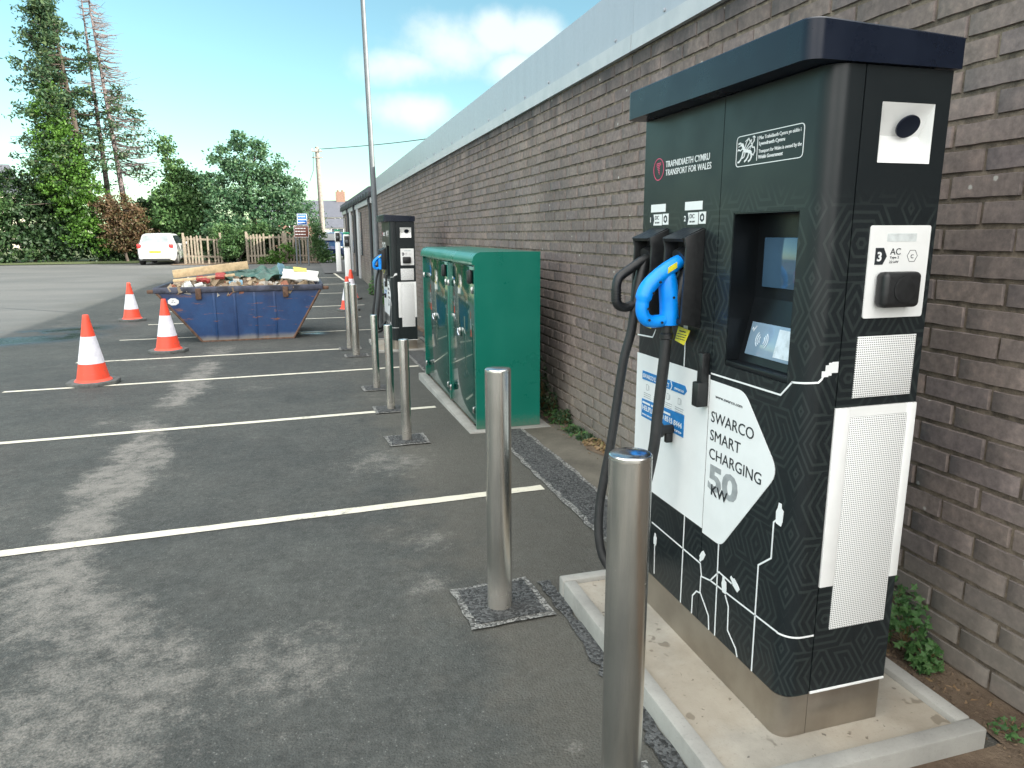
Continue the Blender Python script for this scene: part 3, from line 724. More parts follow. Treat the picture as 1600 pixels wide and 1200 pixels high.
# ================================================================== CHARGER
def build_charger():
    X, Y0, Y1 = 1.28, 1.56, 2.575
    root = empty('charging_station', (X, Y0, 0), 0, 'black charging station closest to the camera, with blue handle and 50 KW panel', 'ev charger', 'black rapid chargers along the wall')
    FR = lambda u, v, h: (X-h, u, v)                       # front face, u = world y
    FT = lambda u, v, h: (X-h, -u, v)                      # for text: u = -y so it reads left to right
    SD = lambda u, v, h: (u, Y0-h, v)                      # near side face
    def prof(y0, y1, rn, rf, xb, n=8):
        P = [(xb, y0)] if rn == 0 else []
        if rn:
            P = [(xb, y0)]
            for k in range(n+1):
                a = math.pi/2*k/n; P.append((X+rn-rn*math.sin(a), y0+rn-rn*math.cos(a)))
        else: P.append((X, y0))
        if rf:
            for k in range(n+1):
                a = math.pi/2*k/n; P.append((X+rf-rf*math.cos(a), y1-rf+rf*math.sin(a)))
            P.append((xb, y1))
        else: P += [(X, y1), (xb, y1)]
        return P
    # plinth
    pl = MB(); pl.prism(prof(Y0+.003, Y1-.003, .045, .02, 1.375), 'z', .058, .1985); pl.build('plinth', M['plinth'], root)
    MB().box(1.3775, 1.640, Y0+.004, Y1-.01, .058, .1985, .001).build('plinth_side', M['plinth'], root)
    # front shell, near half with the screen opening
    yS = 2.030
    sh = MB()
    sh.prism(prof(Y0, yS-.0015, .055, 0, 1.374), 'z', .2, 1.135)
    sh.prism(prof(Y0, 1.645, .055, 0, 1.374), 'z', 1.135, 1.608)
    sh.prism([(X, 1.952), (X, yS-.0015), (1.374, yS-.0015), (1.374, 1.952)], 'z', 1.135, 1.608)
    sh.prism(prof(Y0, yS-.0015, .055, 0, 1.374), 'z', 1.608, 1.956)
    sh.build('front_panel', M['wrap'], root)
    sh = MB(); sh.prism(prof(yS+.0015, Y1, 0, .02, 1.374), 'z', .2, 1.956); fp = sh.build('connector_panel', M['wrap'], root)
    # rear box
    MB().box(1.380, 1.646, Y0+.055, Y1-.004, .2, 1.955, .002).build('rear_housing', M['wrap'], root)
    # recess lining
    rc = MB()
    rc.add([(1.372, 1.645, 1.35), (1.372, 1.952, 1.35), (1.372, 1.952, 1.608), (1.372, 1.645, 1.608)], [(0, 1, 2, 3)])
    rc.add([(1.372, 1.645, 1.35), (1.372, 1.952, 1.35), (1.325, 1.952, 1.15), (1.325, 1.645, 1.15)], [(0, 1, 2, 3)])
    rc.box(1.2815, 1.372, 1.6452, 1.9518, 1.1352, 1.152, .002)
    rc.box(1.2815, 1.372, 1.9485, 1.9518, 1.153, 1.6075); rc.box(1.2815, 1.372, 1.6452, 1.6485, 1.153, 1.6075); rc.box(1.2815, 1.372, 1.649, 1.948, 1.604, 1.6078)
    rc.build('screen_recess', M['recess'], root, fix=False)
    MB().box(1.362, 1.370, 1.66, 1.905, 1.385, 1.535, .003).build('display_screen', M['screen'], root)
    # card reader on the sloping lower face
    sl = Matrix.Translation((1.345, 1.80, 1.225)) @ Matrix.Rotation(R(13.2), 4, 'Y')
    rd = MB(); rd.box(-.009, 0, -.118, .118, -.052, .052, .003, M=sl); rdo = rd.build('card_reader', M['reader'], root)
    gl = MB()
    def RF(u, v, h): return tuple(sl @ Vector((-.0092-h, -u, v)))
    gl.plate([(.022, -.042), (.105, -.042), (.105, .042), (.022, .042)], RF, .001)
    for rr in (.013, .021, .029):
        for sgn in (-1, 1):
            pts = [(-.048+sgn*rr*math.cos(a), rr*math.sin(a)) for a in [R(d) for d in range(-48, 49, 12)]]; gl.ribbon(pts, .0035, RF, .001)
    gl.text('\u2713', RF, -.108, .022, height=.016)
    gl.ribbon([(-.105, .034), (-.098, .024), (-.088, .040)], .004, RF, .001)
    gl.build('reader_marks', M['reader_ink'], rdo)
    # canopy
    cp = MB()
    x0, x1, y0, y1 = 1.200, 1.662, Y0-.012, Y1-.004; r = .04
    P = [(x1, y0), ] + [(x0+r-r*math.sin(a), y0+r-r*math.cos(a)) for a in [R(t) for t in range(0, 91, 10)]] + [(x0+r-r*math.cos(a), y1-r+r*math.sin(a)) for a in [R(t) for t in range(0, 91, 15)]] + [(x1, y1)]
    n = len(P)
    def zt(x): return 2.054-(x-1.2)*.042
    ins = .004
    vs = [(p[0], p[1], 1.958) for p in P]+[(p[0], p[1], zt(p[0])-.004) for p in P]
    cxx, cyy = (x0+x1)/2, (y0+y1)/2
    vs += [(p[0]+(cxx-p[0])*.015, p[1]+(cyy-p[1])*.008, zt(p[0])) for p in P]
    fs = [tuple(range(n))[::-1], tuple(range(2*n, 3*n))]
    for L_ in (0, n): fs += [(L_+i, L_+(i+1) % n, L_+n+(i+1) % n, L_+n+i) for i in range(n)]
    cp.add(vs, fs); cp.build('canopy', M['black_gloss'], root)
    # side door panel with the lamp recess
    sp = MB(); a0, a1 = 1.3785, 1.650; yb = Y0+.011
    for (u0, u1, v0, v1) in ((a0, a1, 1.079, 1.723), (a0, 1.435, 1.723, 1.872), (1.602, a1, 1.723, 1.872), (a0, a1, 1.872, 1.956)):
        sp.box(u0, u1, Y0+.001, yb, v0, v1)
    sp.build('side_panel', M['wrap'], root); MB().box(a0, a1, Y0+.001, yb, .2, .545).build('side_panel', M['wrap'], root)
    hp = MB()   # lamp housing: v-shaped white recess
    u0, u1, v0, v1, vm = 1.4356, 1.6014, 1.7236, 1.8714, 1.796; dp = .045
    hp.add([(u0, Y0, v0), (u1, Y0, v0), (u1, Y0+dp, vm), (u0, Y0+dp, vm)], [(0, 1, 2, 3)])
    hp.add([(u0, Y0, v1), (u1, Y0, v1), (u1, Y0+dp, vm), (u0, Y0+dp, vm)], [(0, 1, 2, 3)])
    hp.add([(u0, Y0, v0), (u0, Y0, v1), (u0, Y0+dp, vm)], [(0, 1, 2)]); hp.add([(u1, Y0, v0), (u1, Y0, v1), (u1, Y0+dp, vm)], [(0, 1, 2)])
    hpo = hp.build('lamp_recess', M['white_paint'], root, fix=False)
    dirv = Vector((0, dp, vm-v1)).normalized(); nrm = Vector((0, dirv.z, -dirv.y)); nrm = -nrm if nrm.y > 0 else nrm
    c = Vector((1.535, Y0, 1.845))+dirv*.012+nrm*.001+Vector((0, .012, -.016))
    ux = Vector((1, 0, 0)); uy = dirv; vs = []
    for h in (0, .005):
        for k in range(28): a = 2*math.pi*k/28; vs.append(c+ux*math.cos(a)*.034+uy*math.sin(a)*.030+nrm*h)
    MB().add(vs, [tuple(range(28))[::-1], tuple(range(28, 56))]+[(i, (i+1) % 28, 28+(i+1) % 28, 28+i) for i in range(28)]).build('round_lens', M['black_gloss'], hpo)
    # white door cover and grilles
    wc = MB(); wc.box(1.377, 1.424, Y0-.004, Y0+.010, .545, 1.077, .0015); wc.box(1.622, 1.651, Y0-.004, Y0+.010, .545, 1.077, .0015)
    wc.box(1.4243, 1.6217, Y0-.001, Y0+.010, 1.049, 1.077)
    MB().box(1.3785, 1.648, Y0-.002, Y0+.006, .1990, .2065, .001).build('bottom_trim', M['white_paint'], root)
    wc.build('white_cover', M['white_paint'], root)
    MB().box(1.4255, 1.621, Y0-.003, Y0+.0095, .404, 1.0475, .001).build('lower_grille', M['grille'], root)
    MB().box(1.427, 1.623, Y0-.002, Y0+.0005, 1.103, 1.273, .0008).build('upper_grille', M['grille'], root)
    # AC socket plate
    pts = round_poly([(1.434, 1.322), (1.631, 1.322), (1.631, 1.566), (1.434, 1.566)], .008)
    ac = MB().plate(pts, SD, .003).build('socket_plate', M['white_paint'], root)
    cov = MB(); cov.box(1.460, 1.580, Y0-.045, Y0-.0035, 1.352, 1.446, .014, seg=4); cov.lathe([(.034, 0), (.034, -.002), (.030, -.003)], (1.522, Y0-.0455, 1.40), 28, axis='y'); cov.build('socket_cover', M['black_plastic'], ac)
    pm = MB(); S3 = lambda u, v, h: SD(u, v, h+.003)
    pm.plate([(1.455, 1.464), (1.481, 1.464), (1.493, 1.486), (1.481, 1.508), (1.455, 1.508)], S3, .0008)
    pm.text('AC', S3, 1.503, 1.490, width=.034, height=.017); 
    for a, b in (('Type 2', 1.480), ('22 kW', 1.468)): pm.text(a, S3, 1.503, b, width=.030, height=.006)
    hx = [(1.577+.017*math.cos(R(60*k)), 1.486+.017*math.sin(R(60*k))) for k in range(7)]; pm.ribbon(hx, .0012, S3, .0006); pm.text('C', S3, 1.572, 1.480, height=.010)
    pm.build('socket_print', M['print_black'], ac)
    MB().text('3', lambda u, v, h: SD(u, v, h+.0042), 1.461, 1.474, height=.023, bold=.03).build('socket_number', M['white_vinyl'], ac)
    MB().plate([(1.489, 1.524), (1.585, 1.524), (1.585, 1.545), (1.489, 1.545)], S3, .0006).build('blank_label', simple('pale_label', (.60, .64, .64), .5), ac)
    # white graphics
    wh = MB()
    wh.plate([(Y1-.006, .545), (yS+.002, .545), (yS+.002, 1.087), (Y1-.006, 1.080)], FR, .0014); wh.build('white_graphic', M['white_vinyl'], root); wh = MB()
    wh.plate(round_poly([(yS-.002, .531), (1.912, .531), (1.650, .872), (1.836, 1.073), (yS-.002, 1.073)], [0, .03, .05, .035, 0]), FR, .0014)
    who = wh.build('white_graphic', M['white_vinyl'], root)
    F2 = lambda u, v, h: (X-.0016-h, -u, v)
    tx = MB()
    tx.text('SWARCO', F2, -2.010, .935, width=.235, height=.037); tx.text('SMART', F2, -2.010, .872, width=.172, height=.037); tx.text('CHARGING', F2, -2.010, .809, width=.285, height=.037)
    tx.text('www.swarco.com', F2, -1.992, 1.019, width=.150, height=.011)
    tx.text('KW', lambda u, v, h: F2(u, v, h+.0014), -1.985, .688, width=.095, height=.036, bold=.01); tx.build('lettering', M['print_black'], who)
    MB().text('50', F2, -2.008, .706, width=.170, height=.082, bold=.035).build('big_number', M['print_grey'], who)
    # blue information stickers
    st = MB(); st.plate([(2.516, .981), (2.19, .985), (2.172, 1.002), (2.186, 1.019), (2.516, 1.015)], FR, .0012, h0=.0016)
    st.plate([(2.514, .829), (2.183, .829), (2.183, .912), (2.514, .902)], FR, .0012, h0=.0016)
    sto = st.build('blue_sticker', M['print_blue'], root)
    tw = MB(); F3 = lambda u, v, h: (X-.0029-h, -u, v)
    tw.text('SWARCO E.CONNECT', F3, -2.508, .989, width=.21, height=.017); tw.ribbon([(-2.287, .983), (-2.276, 1.0), (-2.287, 1.017)], .004, F3); tw.text('swarco', F3, -2.258, .992, width=.065, height=.012)
    tw.strokes(F3, -2.506, .886, .23, .013); tw.text('HELPLINE 020 8515 8444', F3, -2.506, .859, width=.31, height=.020, bold=.01); tw.text('www.swarco.com', F3, -2.506, .838, width=.13, height=.010); tw.text('swarco', F3, -2.262, .838, width=.065, height=.012)
    tw.build('sticker_lettering', M['white_vinyl'], sto)
    gi = MB()
    for k in range(4):
        u = -2.50+k*.083
        for j in range(3): gi.strokes(F2, u, .928-j*.008, .06, .0035, j)
        gi.ribbon([(u+.02, .943), (u+.035, .943), (u+.035, .965), (u+.02, .965), (u+.02, .943)], .0016, F2, .0006); gi.ribbon([(u+.042, .945), (u+.042, .963)], .002, F2, .0006)
    gi.build('small_instructions', M['print_grey'], who)
    # thin white route lines and plug symbols
    ln = MB(); w = .0052
    for pts in ([(2.203, 1.22), (2.203, 1.085)], [(2.150, .545), (2.150, .2)], [(1.926, .532), (1.918, .2)],
                [(2.395, .420), (2.030, .414), (2.018, .370), (1.963, .382), (1.60, .396)],
                [(1.963, .382), (1.915, .437), (1.84, .432)], [(2.022, .370), (2.022, .308), (1.962, .250), (1.955, .2)], [(2.070, .2), (2.070, .270), (2.045, .300), (2.022, .305)],
                [(1.872, .375), (1.850, .345), (1.846, .261), (1.796, .224), (1.785, .2)], [(1.640, .735), (1.655, .72), (1.654, .607), (1.711, .558), (1.707, .2)],
                [(2.365, .335), (2.360, .215)], [(2.573, 1.151), (2.446, 1.157), (2.422, 1.19)]): ln.ribbon(pts, w, FR, .0012)
    ln.ribbon([(2.027, 1.094), (1.667, 1.099), (1.622, 1.145)], w, FR, .0012)
    for (u, v, a, s_) in ((2.362, .360, 0, 1), (2.022, .445, 150, 1), (1.822, .440, 60, 1.1), (1.880, .405, 10, 1.15), (1.630, .752, 0, 1.35), (2.205, 1.215, 180, 1.2)):
        ca, sa = math.cos(R(a)), math.sin(R(a))
        pl_ = [(-.011, -.022), (.006, -.024), (.010, -.012), (.011, .012), (.004, .016), (.003, .026), (-.006, .026), (-.008, .014), (-.013, .004)]
        ln.plate([(u-s_*(p[0]*ca-p[1]*sa), v+s_*(p[0]*sa+p[1]*ca)) for p in pl_], FR, .0013)
    # line wraps on round the front corner to a plug symbol
    def CR(u, v, h):   # u runs from y towards and round the corner
        rr = .055; ys = Y0+rr
        if u >= ys: return (X-h, u, v)
        a = min((ys-u)/rr, math.pi/2); ext = max(0, (ys-u)-rr*math.pi/2)
        return (X+rr-(rr+h)*math.cos(a)+ext, Y0+rr-(rr+h)*math.sin(a), v)
    ln.ribbon([(u, 1.145+.008*min(1, (1.62-u)/.07)) for u in lin(1.625, 1.548, 12)]+[(1.54, 1.162), (1.535, 1.172)], w, CR, .0012)
    for k in range(5):
        ua, ub = 1.541-k*.010, 1.541-(k+1)*.010; za = (1.168, 1.168, 1.171, 1.178, 1.178)[k]; zb_ = (1.184, 1.200, 1.206, 1.208, 1.208)[k]
        ln.plate([(ua, za), (ub, za), (ub, zb_), (ua, zb_)], CR, .0013)
    ln.ribbon([(u, .3935) for u in lin(1.605, 1.4905, 14)], w, CR, .0012)
    ln.build('route_lines', M['white_vinyl'], root)
    # top badges
    bd = MB(); FB = lambda u, v, h: (X-h, -u, v)
    pr = round_poly([(-1.955, 1.742), (-1.652, 1.742), (-1.652, 1.828), (-1.955, 1.828)], .014, 5); bd.ribbon(pr+[pr[0]], .0022, FB)
    bd.ribbon([(-1.852, 1.752), (-1.852, 1.818)], .0018, FB)
    for i, (s_, w_) in enumerate((("Mae Trafnidiaeth Cymru yn eiddo i", .180), ('Lywodraeth Cymru', .115), ('Transport for Wales is owned by the', .186), ('Welsh Government', .110))):
        bd.text(s_, FB, -1.845, (1.809, 1.793, 1.772, 1.756)[i], width=w_, height=.0098, bold=.012 if i in (1, 3) else 0)
    # heraldic dragon drawn in strokes
    D = [([(-.034, .020), (-.024, .018), (-.018, .008), (-.010, .000), (.004, -.002), (.016, -.004), (.024, -.010)], .011), ([(-.046, .022), (-.036, .024), (-.028, .020)], .006), ([(-.045, .014), (-.034, .016)], .003),
         ([(-.012, .006), (-.004, .022), (.008, .034)], .0035), ([(-.006, .004), (.008, .016), (.022, .028)], .0035), ([(.000, .002), (.012, .008), (.026, .014)], .0035), ([(.008, .034), (.014, .024), (.022, .028), (.020, .018), (.026, .014), (.016, .002)], .0025), ([(-.010, .026), (.008, .034)], .0025),
         ([(-.022, .008), (-.034, .002), (-.044, .006), (-.048, .002)], .0045), ([(-.018, .000), (-.022, -.012), (-.028, -.022), (-.038, -.030), (-.046, -.030)], .006), ([(-.008, -.004), (-.012, -.016), (-.020, -.020), (-.026, -.016)], .0045),
         ([(.012, -.008), (.008, -.018), (.000, -.026), (-.010, -.031)], .006), ([(.022, -.010), (.026, -.020), (.020, -.028), (.010, -.032)], .006), ([(.022, -.008), (.034, -.016), (.042, -.006), (.038, .006), (.028, .006), (.026, .016), (.036, .024), (.034, .032)], .0035), ([(.028, .034), (.034, .036), (.040, .032)], .004)]
    for p, w_ in D: bd.ribbon([(-1.903+a*.95, 1.785+b) for a, b in p], w_*.8, FB)
    bd.build('government_badge', M['white_vinyl'], root); bd = MB()
    bd.text('TRAFNIDIAETH CYMRU', FB, -2.394, 1.779, width=.290, height=.021, bold=.008); bd.text('TRANSPORT FOR WALES', FB, -2.394, 1.750, width=.302, height=.021)
    bd.build('operator_lettering', M['white_vinyl'], root)
    # connector labels
    def hexpt(cx, cy, r, a0=0): return [(cx+r*math.cos(R(60*k+a0)), cy+r*math.sin(R(60*k+a0))) for k in range(7)]
    for (u, n_) in ((-2.495, '1'), (-2.245, '2')):
        bd = MB()
        bd.plate([(u, 1.624), (u+.112, 1.624), (u+.112, 1.652), (u, 1.652)], FB, .0012)
        bd.plate([(u+.022, 1.576), (u+.088, 1.576), (u+.088, 1.616), (u+.022, 1.616)], FB, .0012); bd.plate([(u+.094, 1.578), (u+.136, 1.578), (u+.136, 1.617), (u+.094, 1.617)], FB, .0012)
        bd.text(n_, FB, u-.004, 1.588, height=.018, bold=.02)
        bd.build('connector_label', M['white_vinyl'], root)
    lb = MB(); FL = lambda u, v, h: (X-.0013-h, -u, v)
    for u in (-2.495, -2.245):
        lb.text('DC', FL, u+.036, 1.597, width=.030, height=.014); lb.text('50 kW', FL, u+.036, 1.583, width=.034, height=.006)
        lb.ribbon(hexpt(u+.115, 1.598, .011, 30), .006, FL, .0008); lb.plate([(u+.010, 1.577), (u+.022, 1.577), (u+.029, 1.596), (u+.022, 1.615), (u+.010, 1.615)], FL, .0008)
    lb.build('label_print', M['print_black'], root)
    em = MB(); em.ribbon([(-2.447+.038*math.cos(R(a)), 1.776+.038*math.sin(R(a))) for a in range(0, 361, 15)], .0030, FB)
    for k in range(7): em.ribbon([(-2.447-.016+.004*max(0, k-1), 1.796-k*.0062), (-2.447+(.016 if k < 2 else .008), 1.798-k*.0062)], .0034, FB)
    em.build('round_emblem', M['print_pink'], root)
    # connectors and holsters
    def holster(ya, yb):
        m_ = MB(); X2 = X-.0005
        side = [(X2, 1.235), (1.206, 1.248), (1.214, 1.50), (1.206, 1.533), (X2, 1.562)]
        m_.prism(side, 'y', ya, ya+.012, bev=.002); m_.prism(side, 'y', yb-.012, yb, bev=.002)
        m_.prism([(X2, 1.548), (1.208, 1.520), (1.200, 1.530), (X2, 1.566)], 'y', ya+.0125, yb-.0125)
        m_.prism([(X2, 1.235), (1.214, 1.246), (1.214, 1.262), (X2, 1.262)], 'y', ya+.0125, yb-.0125)
        m_.box(1.262, X2, ya+.0125, yb-.0125, 1.263, 1.545)
        m_.tube([(1.275, (ya+yb)/2, 1.47), (1.235, (ya+yb)/2, 1.452)], .045, 20)
        return m_.build('holster', M['black_plastic'], root)
    holster(2.108, 2.262); holster(2.352, 2.500)
    yb_, yk = 2.185, 2.425
    h = MB(); sq = (1, 1.15, 1)
    h.tube(smooth_path([(1.262, yb_, 1.466), (1.225, yb_, 1.450), (1.165, yb_, 1.412), (1.118, yb_, 1.370), (1.101, yb_, 1.325), (1.102, yb_, 1.280), (1.125, yb_, 1.256), (1.165, yb_, 1.254), (1.20, yb_, 1.262)], 5), [.024]*6+[.024]*6+[.022]*30, 14, sq=sq)
    # radii list must match path length
    h = MB(); P = smooth_path([(1.262, yb_, 1.466), (1.225, yb_, 1.450), (1.165, yb_, 1.412), (1.118, yb_, 1.370), (1.101, yb_, 1.325), (1.102, yb_, 1.280), (1.125, yb_, 1.256), (1.165, yb_, 1.254), (1.20, yb_, 1.262)], 5)
    h.tube(P, [.020+.007*min(1, i/8) if i < 20 else .022 for i in range(len(P))], 14, sq=sq)
    h.tube(smooth_path([(1.188, yb_, 1.425), (1.196, yb_, 1.36), (1.202, yb_, 1.30), (1.203, yb_, 1.240)], 4), [.024, .028, .031, .033, .034, .034, .034, .034, .034, .034, .034, .034, .033], 16, sq=(1, .95, 1))
    hb = h.build('blue_handle', M['blue_plastic'], root, ang=60)
    d = MB()
    d.tube([(1.265, yb_, 1.42), (1.235, yb_, 1.33), (1.240, yb_, 1.262)], [.030, .034, .026], 16); d.lathe([(.018, 0), (.018, -.03), (.024, -.035), (.024, -.05), (.018, -.055), (.0165, -.08)], (1.196, yb_, 1.243), 20)
    for (a, b) in ((1.125, 1.352), (1.107, 1.30), (1.112, 1.262), (1.16, 1.252), (1.20, 1.335), (1.148, 1.388)): d.lathe([(.0045, 0), (.0045, -.003)], (a, yb_-.0300, b), 10, axis='y')
    d.build('dark_grip', M['black_plastic'], hb)
    tl = MB()
    TQ = lambda u, v, h_: (1.165+u*.82-.02, yb_-.0318-h_, 1.412+u*.46+v-.012)
    tl.plate([(.035, .0), (.075, .0), (.075, .020), (.035, .020)], TQ, .001); tl.build('yellow_mark', M['yellow_tag'], hb, fix=False)
    # black handle
    h = MB(); P = smooth_path([(1.262, yk, 1.466), (1.22, yk, 1.452), (1.16, yk, 1.415), (1.120, yk, 1.385), (1.112, yk, 1.335), (1.118, yk, 1.292), (1.150, yk, 1.278), (1.185, yk, 1.288)], 5)
    h.tube(P, .0175, 14, sq=sq)
    h.tube([(1.225, yk, 1.455), (1.205, yk, 1.36), (1.192, yk, 1.262)], [.020, .025, .024], 16)
    h.tube([(1.25, yk, 1.40), (1.235, yk, 1.28)], [.028, .024], 14)
    for k in range(5): h.tube([(1.112+.0006*k, yk, 1.345-.010*k), (1.112+.0006*k, yk, 1.341-.010*k)], .0195, 14, sq=sq)
    h.build('black_handle', M['black_plastic'], root, ang=60)
    # cables
    def cable(P_, r_, nm): MB().tube(smooth_path(P_, 8), r_, 14).build(nm, M['rubber'], root, ang=60)
    cable([(1.190, yk, 1.272), (1.177, yk, 1.18), (1.150, yk+.005, 1.06), (1.112, yk+.01, .76), (1.072, yk+.015, .50), (1.066, yk-.01, .34), (1.10, yk-.04, .25), (1.17, yk-.03, .235), (1.225, yk+.01, .27), (1.275, 2.47, .33)], .0175, 'black_cable')
    cable([(1.196, yb_, 1.20), (1.190, yb_, 1.11), (1.176, yb_+.004, .93), (1.163, yb_+.005, .78), (1.135, 2.23, .54), (1.125, 2.30, .38), (1.15, 2.36, .29), (1.20, 2.43, .30), (1.275, 2.50, .38)], .0195, 'blue_handle_cable')
    k = MB(); k.lathe([(.016, 0), (.016, -.045), (.028, -.047), (.028, -.060), (.024, -.064)], (X-.001, 2.262, .842), 24, axis='x'); k.box(X-.030, X-.002, 2.255, 2.275, .79, .835, .005); k.build('cable_hook', M['black_plastic'], root)
    k = MB(); k.box(X-.030, X-.0016, 2.036, 2.068, 1.055, 1.160, .004); k.box(X-.044, X-.0016, 2.034, 2.072, .978, 1.062, .005); k.build('cable_clip', M['black_plastic'], root)
    # yellow paper tags under the holsters
    t1 = MB(); FY = lambda u, v, h_: (X-.022-h_+(v-1.215)*.35, -u, v)
    t1.plate([(-2.222, 1.228), (-2.140, 1.222), (-2.146, 1.172), (-2.214, 1.180)], FY, .0012); to = t1.build('yellow_tag', M['yellow_tag'], root); t1 = MB(); t1.plate([(-2.470, 1.232), (-2.405, 1.228), (-2.408, 1.196), (-2.462, 1.199)], FY, .0012)
    t1.build('yellow_tag', M['yellow_tag'], root)
    t2 = MB(); FZ = lambda u, v, h_: FY(u, v, h_+.0013)
    t2.strokes(FZ, -2.205, 1.212, .045, .007)
    for j in range(3): t2.strokes(FZ, -2.212, 1.203-j*.008, .060, .004, j)
    t2.build('tag_print', M['print_black'], to)
    return root
ch = build_charger()
copy_thing(ch, (1.27, 10.71, -.23), None, 'smaller-looking far charging station standing beyond the green cabinet')
slab(1.0, 1.90, 10.55, 11.86, -.15, -.45, .07, 'concrete_base', 'concrete base under the far charging station, beyond the cabinet')

# ================================================================== GREEN CABINET
slab(1.245, 1.945, 5.475, 8.16, -.045, -.35, .09, 'concrete_base', 'narrow concrete plinth under the green cabinet')
def cabinet():
    x0, x1, y0, y1, z0, z1 = 1.318, 1.868, 5.55, 8.08, -.043, 1.405
    r = empty('electrical_cabinet', (x0, y0, z0), 0, 'glossy dark green electrical cabinet with two doors, between bollards and wall', 'cabinet')
    prof = [(x0, z0), (x1, z0), (x1, z1), (x0+.05, z1), (x0+.015, z1-.012), (x0-.008, z1-.035), (x0-.020, z1-.075), (x0-.020, z1-.098), (x0+.0, z1-.100)]
    MB().prism(prof, 'y', y0, y0+.035, bev=0).build('end_panel', M['green'], r)
    MB().prism(prof, 'y', y1-.035, y1).build('end_panel', M['green'], r)
    ym = 6.67
    for a, b in ((y0+.036, ym-.002), (ym+.002, y1-.036)):
        roof = [(x1, z1-.03), (x1, z1-.001), (x0+.05, z1-.001), (x0+.015, z1-.013), (x0-.007, z1-.036), (x0-.019, z1-.076), (x0-.019, z1-.097), (x0+.006, z1-.100), (x0+.006, z1-.05)]
        MB().prism(roof, 'y', a, b).build('roof_panel', M['green'], r)
    MB().box(x0+.03, x1-.01, y0+.037, y1-.037, z0, z1-.045).build('carcass', M['green'], r)
    for i, (a, b) in enumerate(((y0+.045, ym-.018), (ym+.018, y1-.045))):
        d = MB().box(x0+.006, x0+.028, a, b, z0+.03, z1-.115, .004).build('door', M['green_door'], r)
        hy = (a+b)/2+(.0 if i == 0 else .0)
        h = MB(); h.box(x0-.012, x0+.005, hy-.012, hy+.012, .66, .74, .003); h.tube([(x0-.02, hy, .73), (x0-.028, hy-.02, .70), (x0-.028, hy-.075, .675)], .009, 10); h.build('handle', M['chrome'], d)
        for (hz, yy) in ((1.10, a+.05), (.10, a+.05), (1.10, b-.05), (.10, b-.05)):
            k = MB(); k.box(x0-.006, x0+.005, yy-.016, yy+.016, hz-.030, hz+.030, .003); k.box(x0-.012, x0-.0055, yy-.006, yy+.006, hz-.022, hz+.022, .002); k.build('hinge', M['chrome'], d)
        k = MB(); k.box(x0-.035, x0+.005, a+.03, a+.11, 1.15, 1.265, .018, seg=3); k.build('lock_cover', M['black_plastic'], d)
    for yy in (ym,): MB().box(x0+.004, x0+.030, yy-.016, yy+.016, z0+.01, z1-.105, .003).build('mullion', M['green'], r)
    return r
cabinet()

# ================================================================== CONES
def cone():
    r = empty('traffic_cone', (0, 0, 0), 0, 'x', 'traffic cone', 'orange and white traffic cones')
    def rad(z): return .030+(.162-.030)*((.75-z)/.69)**1.05 if z > .06 else .162
    b = MB(); 
    b.prism([(.265*math.cos(R(a)), .265*math.sin(R(a))) for a in range(22, 382, 45)], 'z', 0, .045, bev=.006); b.build('rubber_base', M['cone_base'], r)
    for nm, za, zb, mt, ex in (('lower_band', .045, .235, 'orange', 0), ('reflective_sleeve', .235, .525, 'reflective', .002), ('upper_band', .525, .75, 'orange', 0)):
        P = [(rad(z)+ex, z) for z in lin(za, zb, 8)]
        if nm == 'upper_band': P += [(.026, .755), (.018, .748), (.016, .70)]
        if nm == 'lower_band': P = [(.185, .045), (.175, .058)]+P[1:]
        MB().lathe(P, (0, 0, 0), 36).build(nm, M[mt], r)
    return r
c0 = cone(); c0.scale = (1.07, 1.07, 1.07); c0.location = (-2.40, 9.15, zg(9.15)); c0['label'] = 'traffic cone nearest the camera, standing on a bay line at the left'
for x, y_, rz, lab in ((-2.02, 11.77, .6, 'traffic cone against the left corner of the blue skip'), (-3.52, 16.79, .2, 'traffic cone farthest left, beyond the puddle'),
                       (1.02, 17.4, .9, 'traffic cone seen over the bollard tops, left one of the pair'), (1.29, 20.1, .4, 'traffic cone seen over the bollard tops, right one of the pair')):
    copy_thing(c0, (x, y_, zg(y_)), rz, lab)
copy_thing(c0, (-2.71, 6.22, zg(6.2)), .4, 'traffic cone at the left edge of the photo with only its base corner in view')

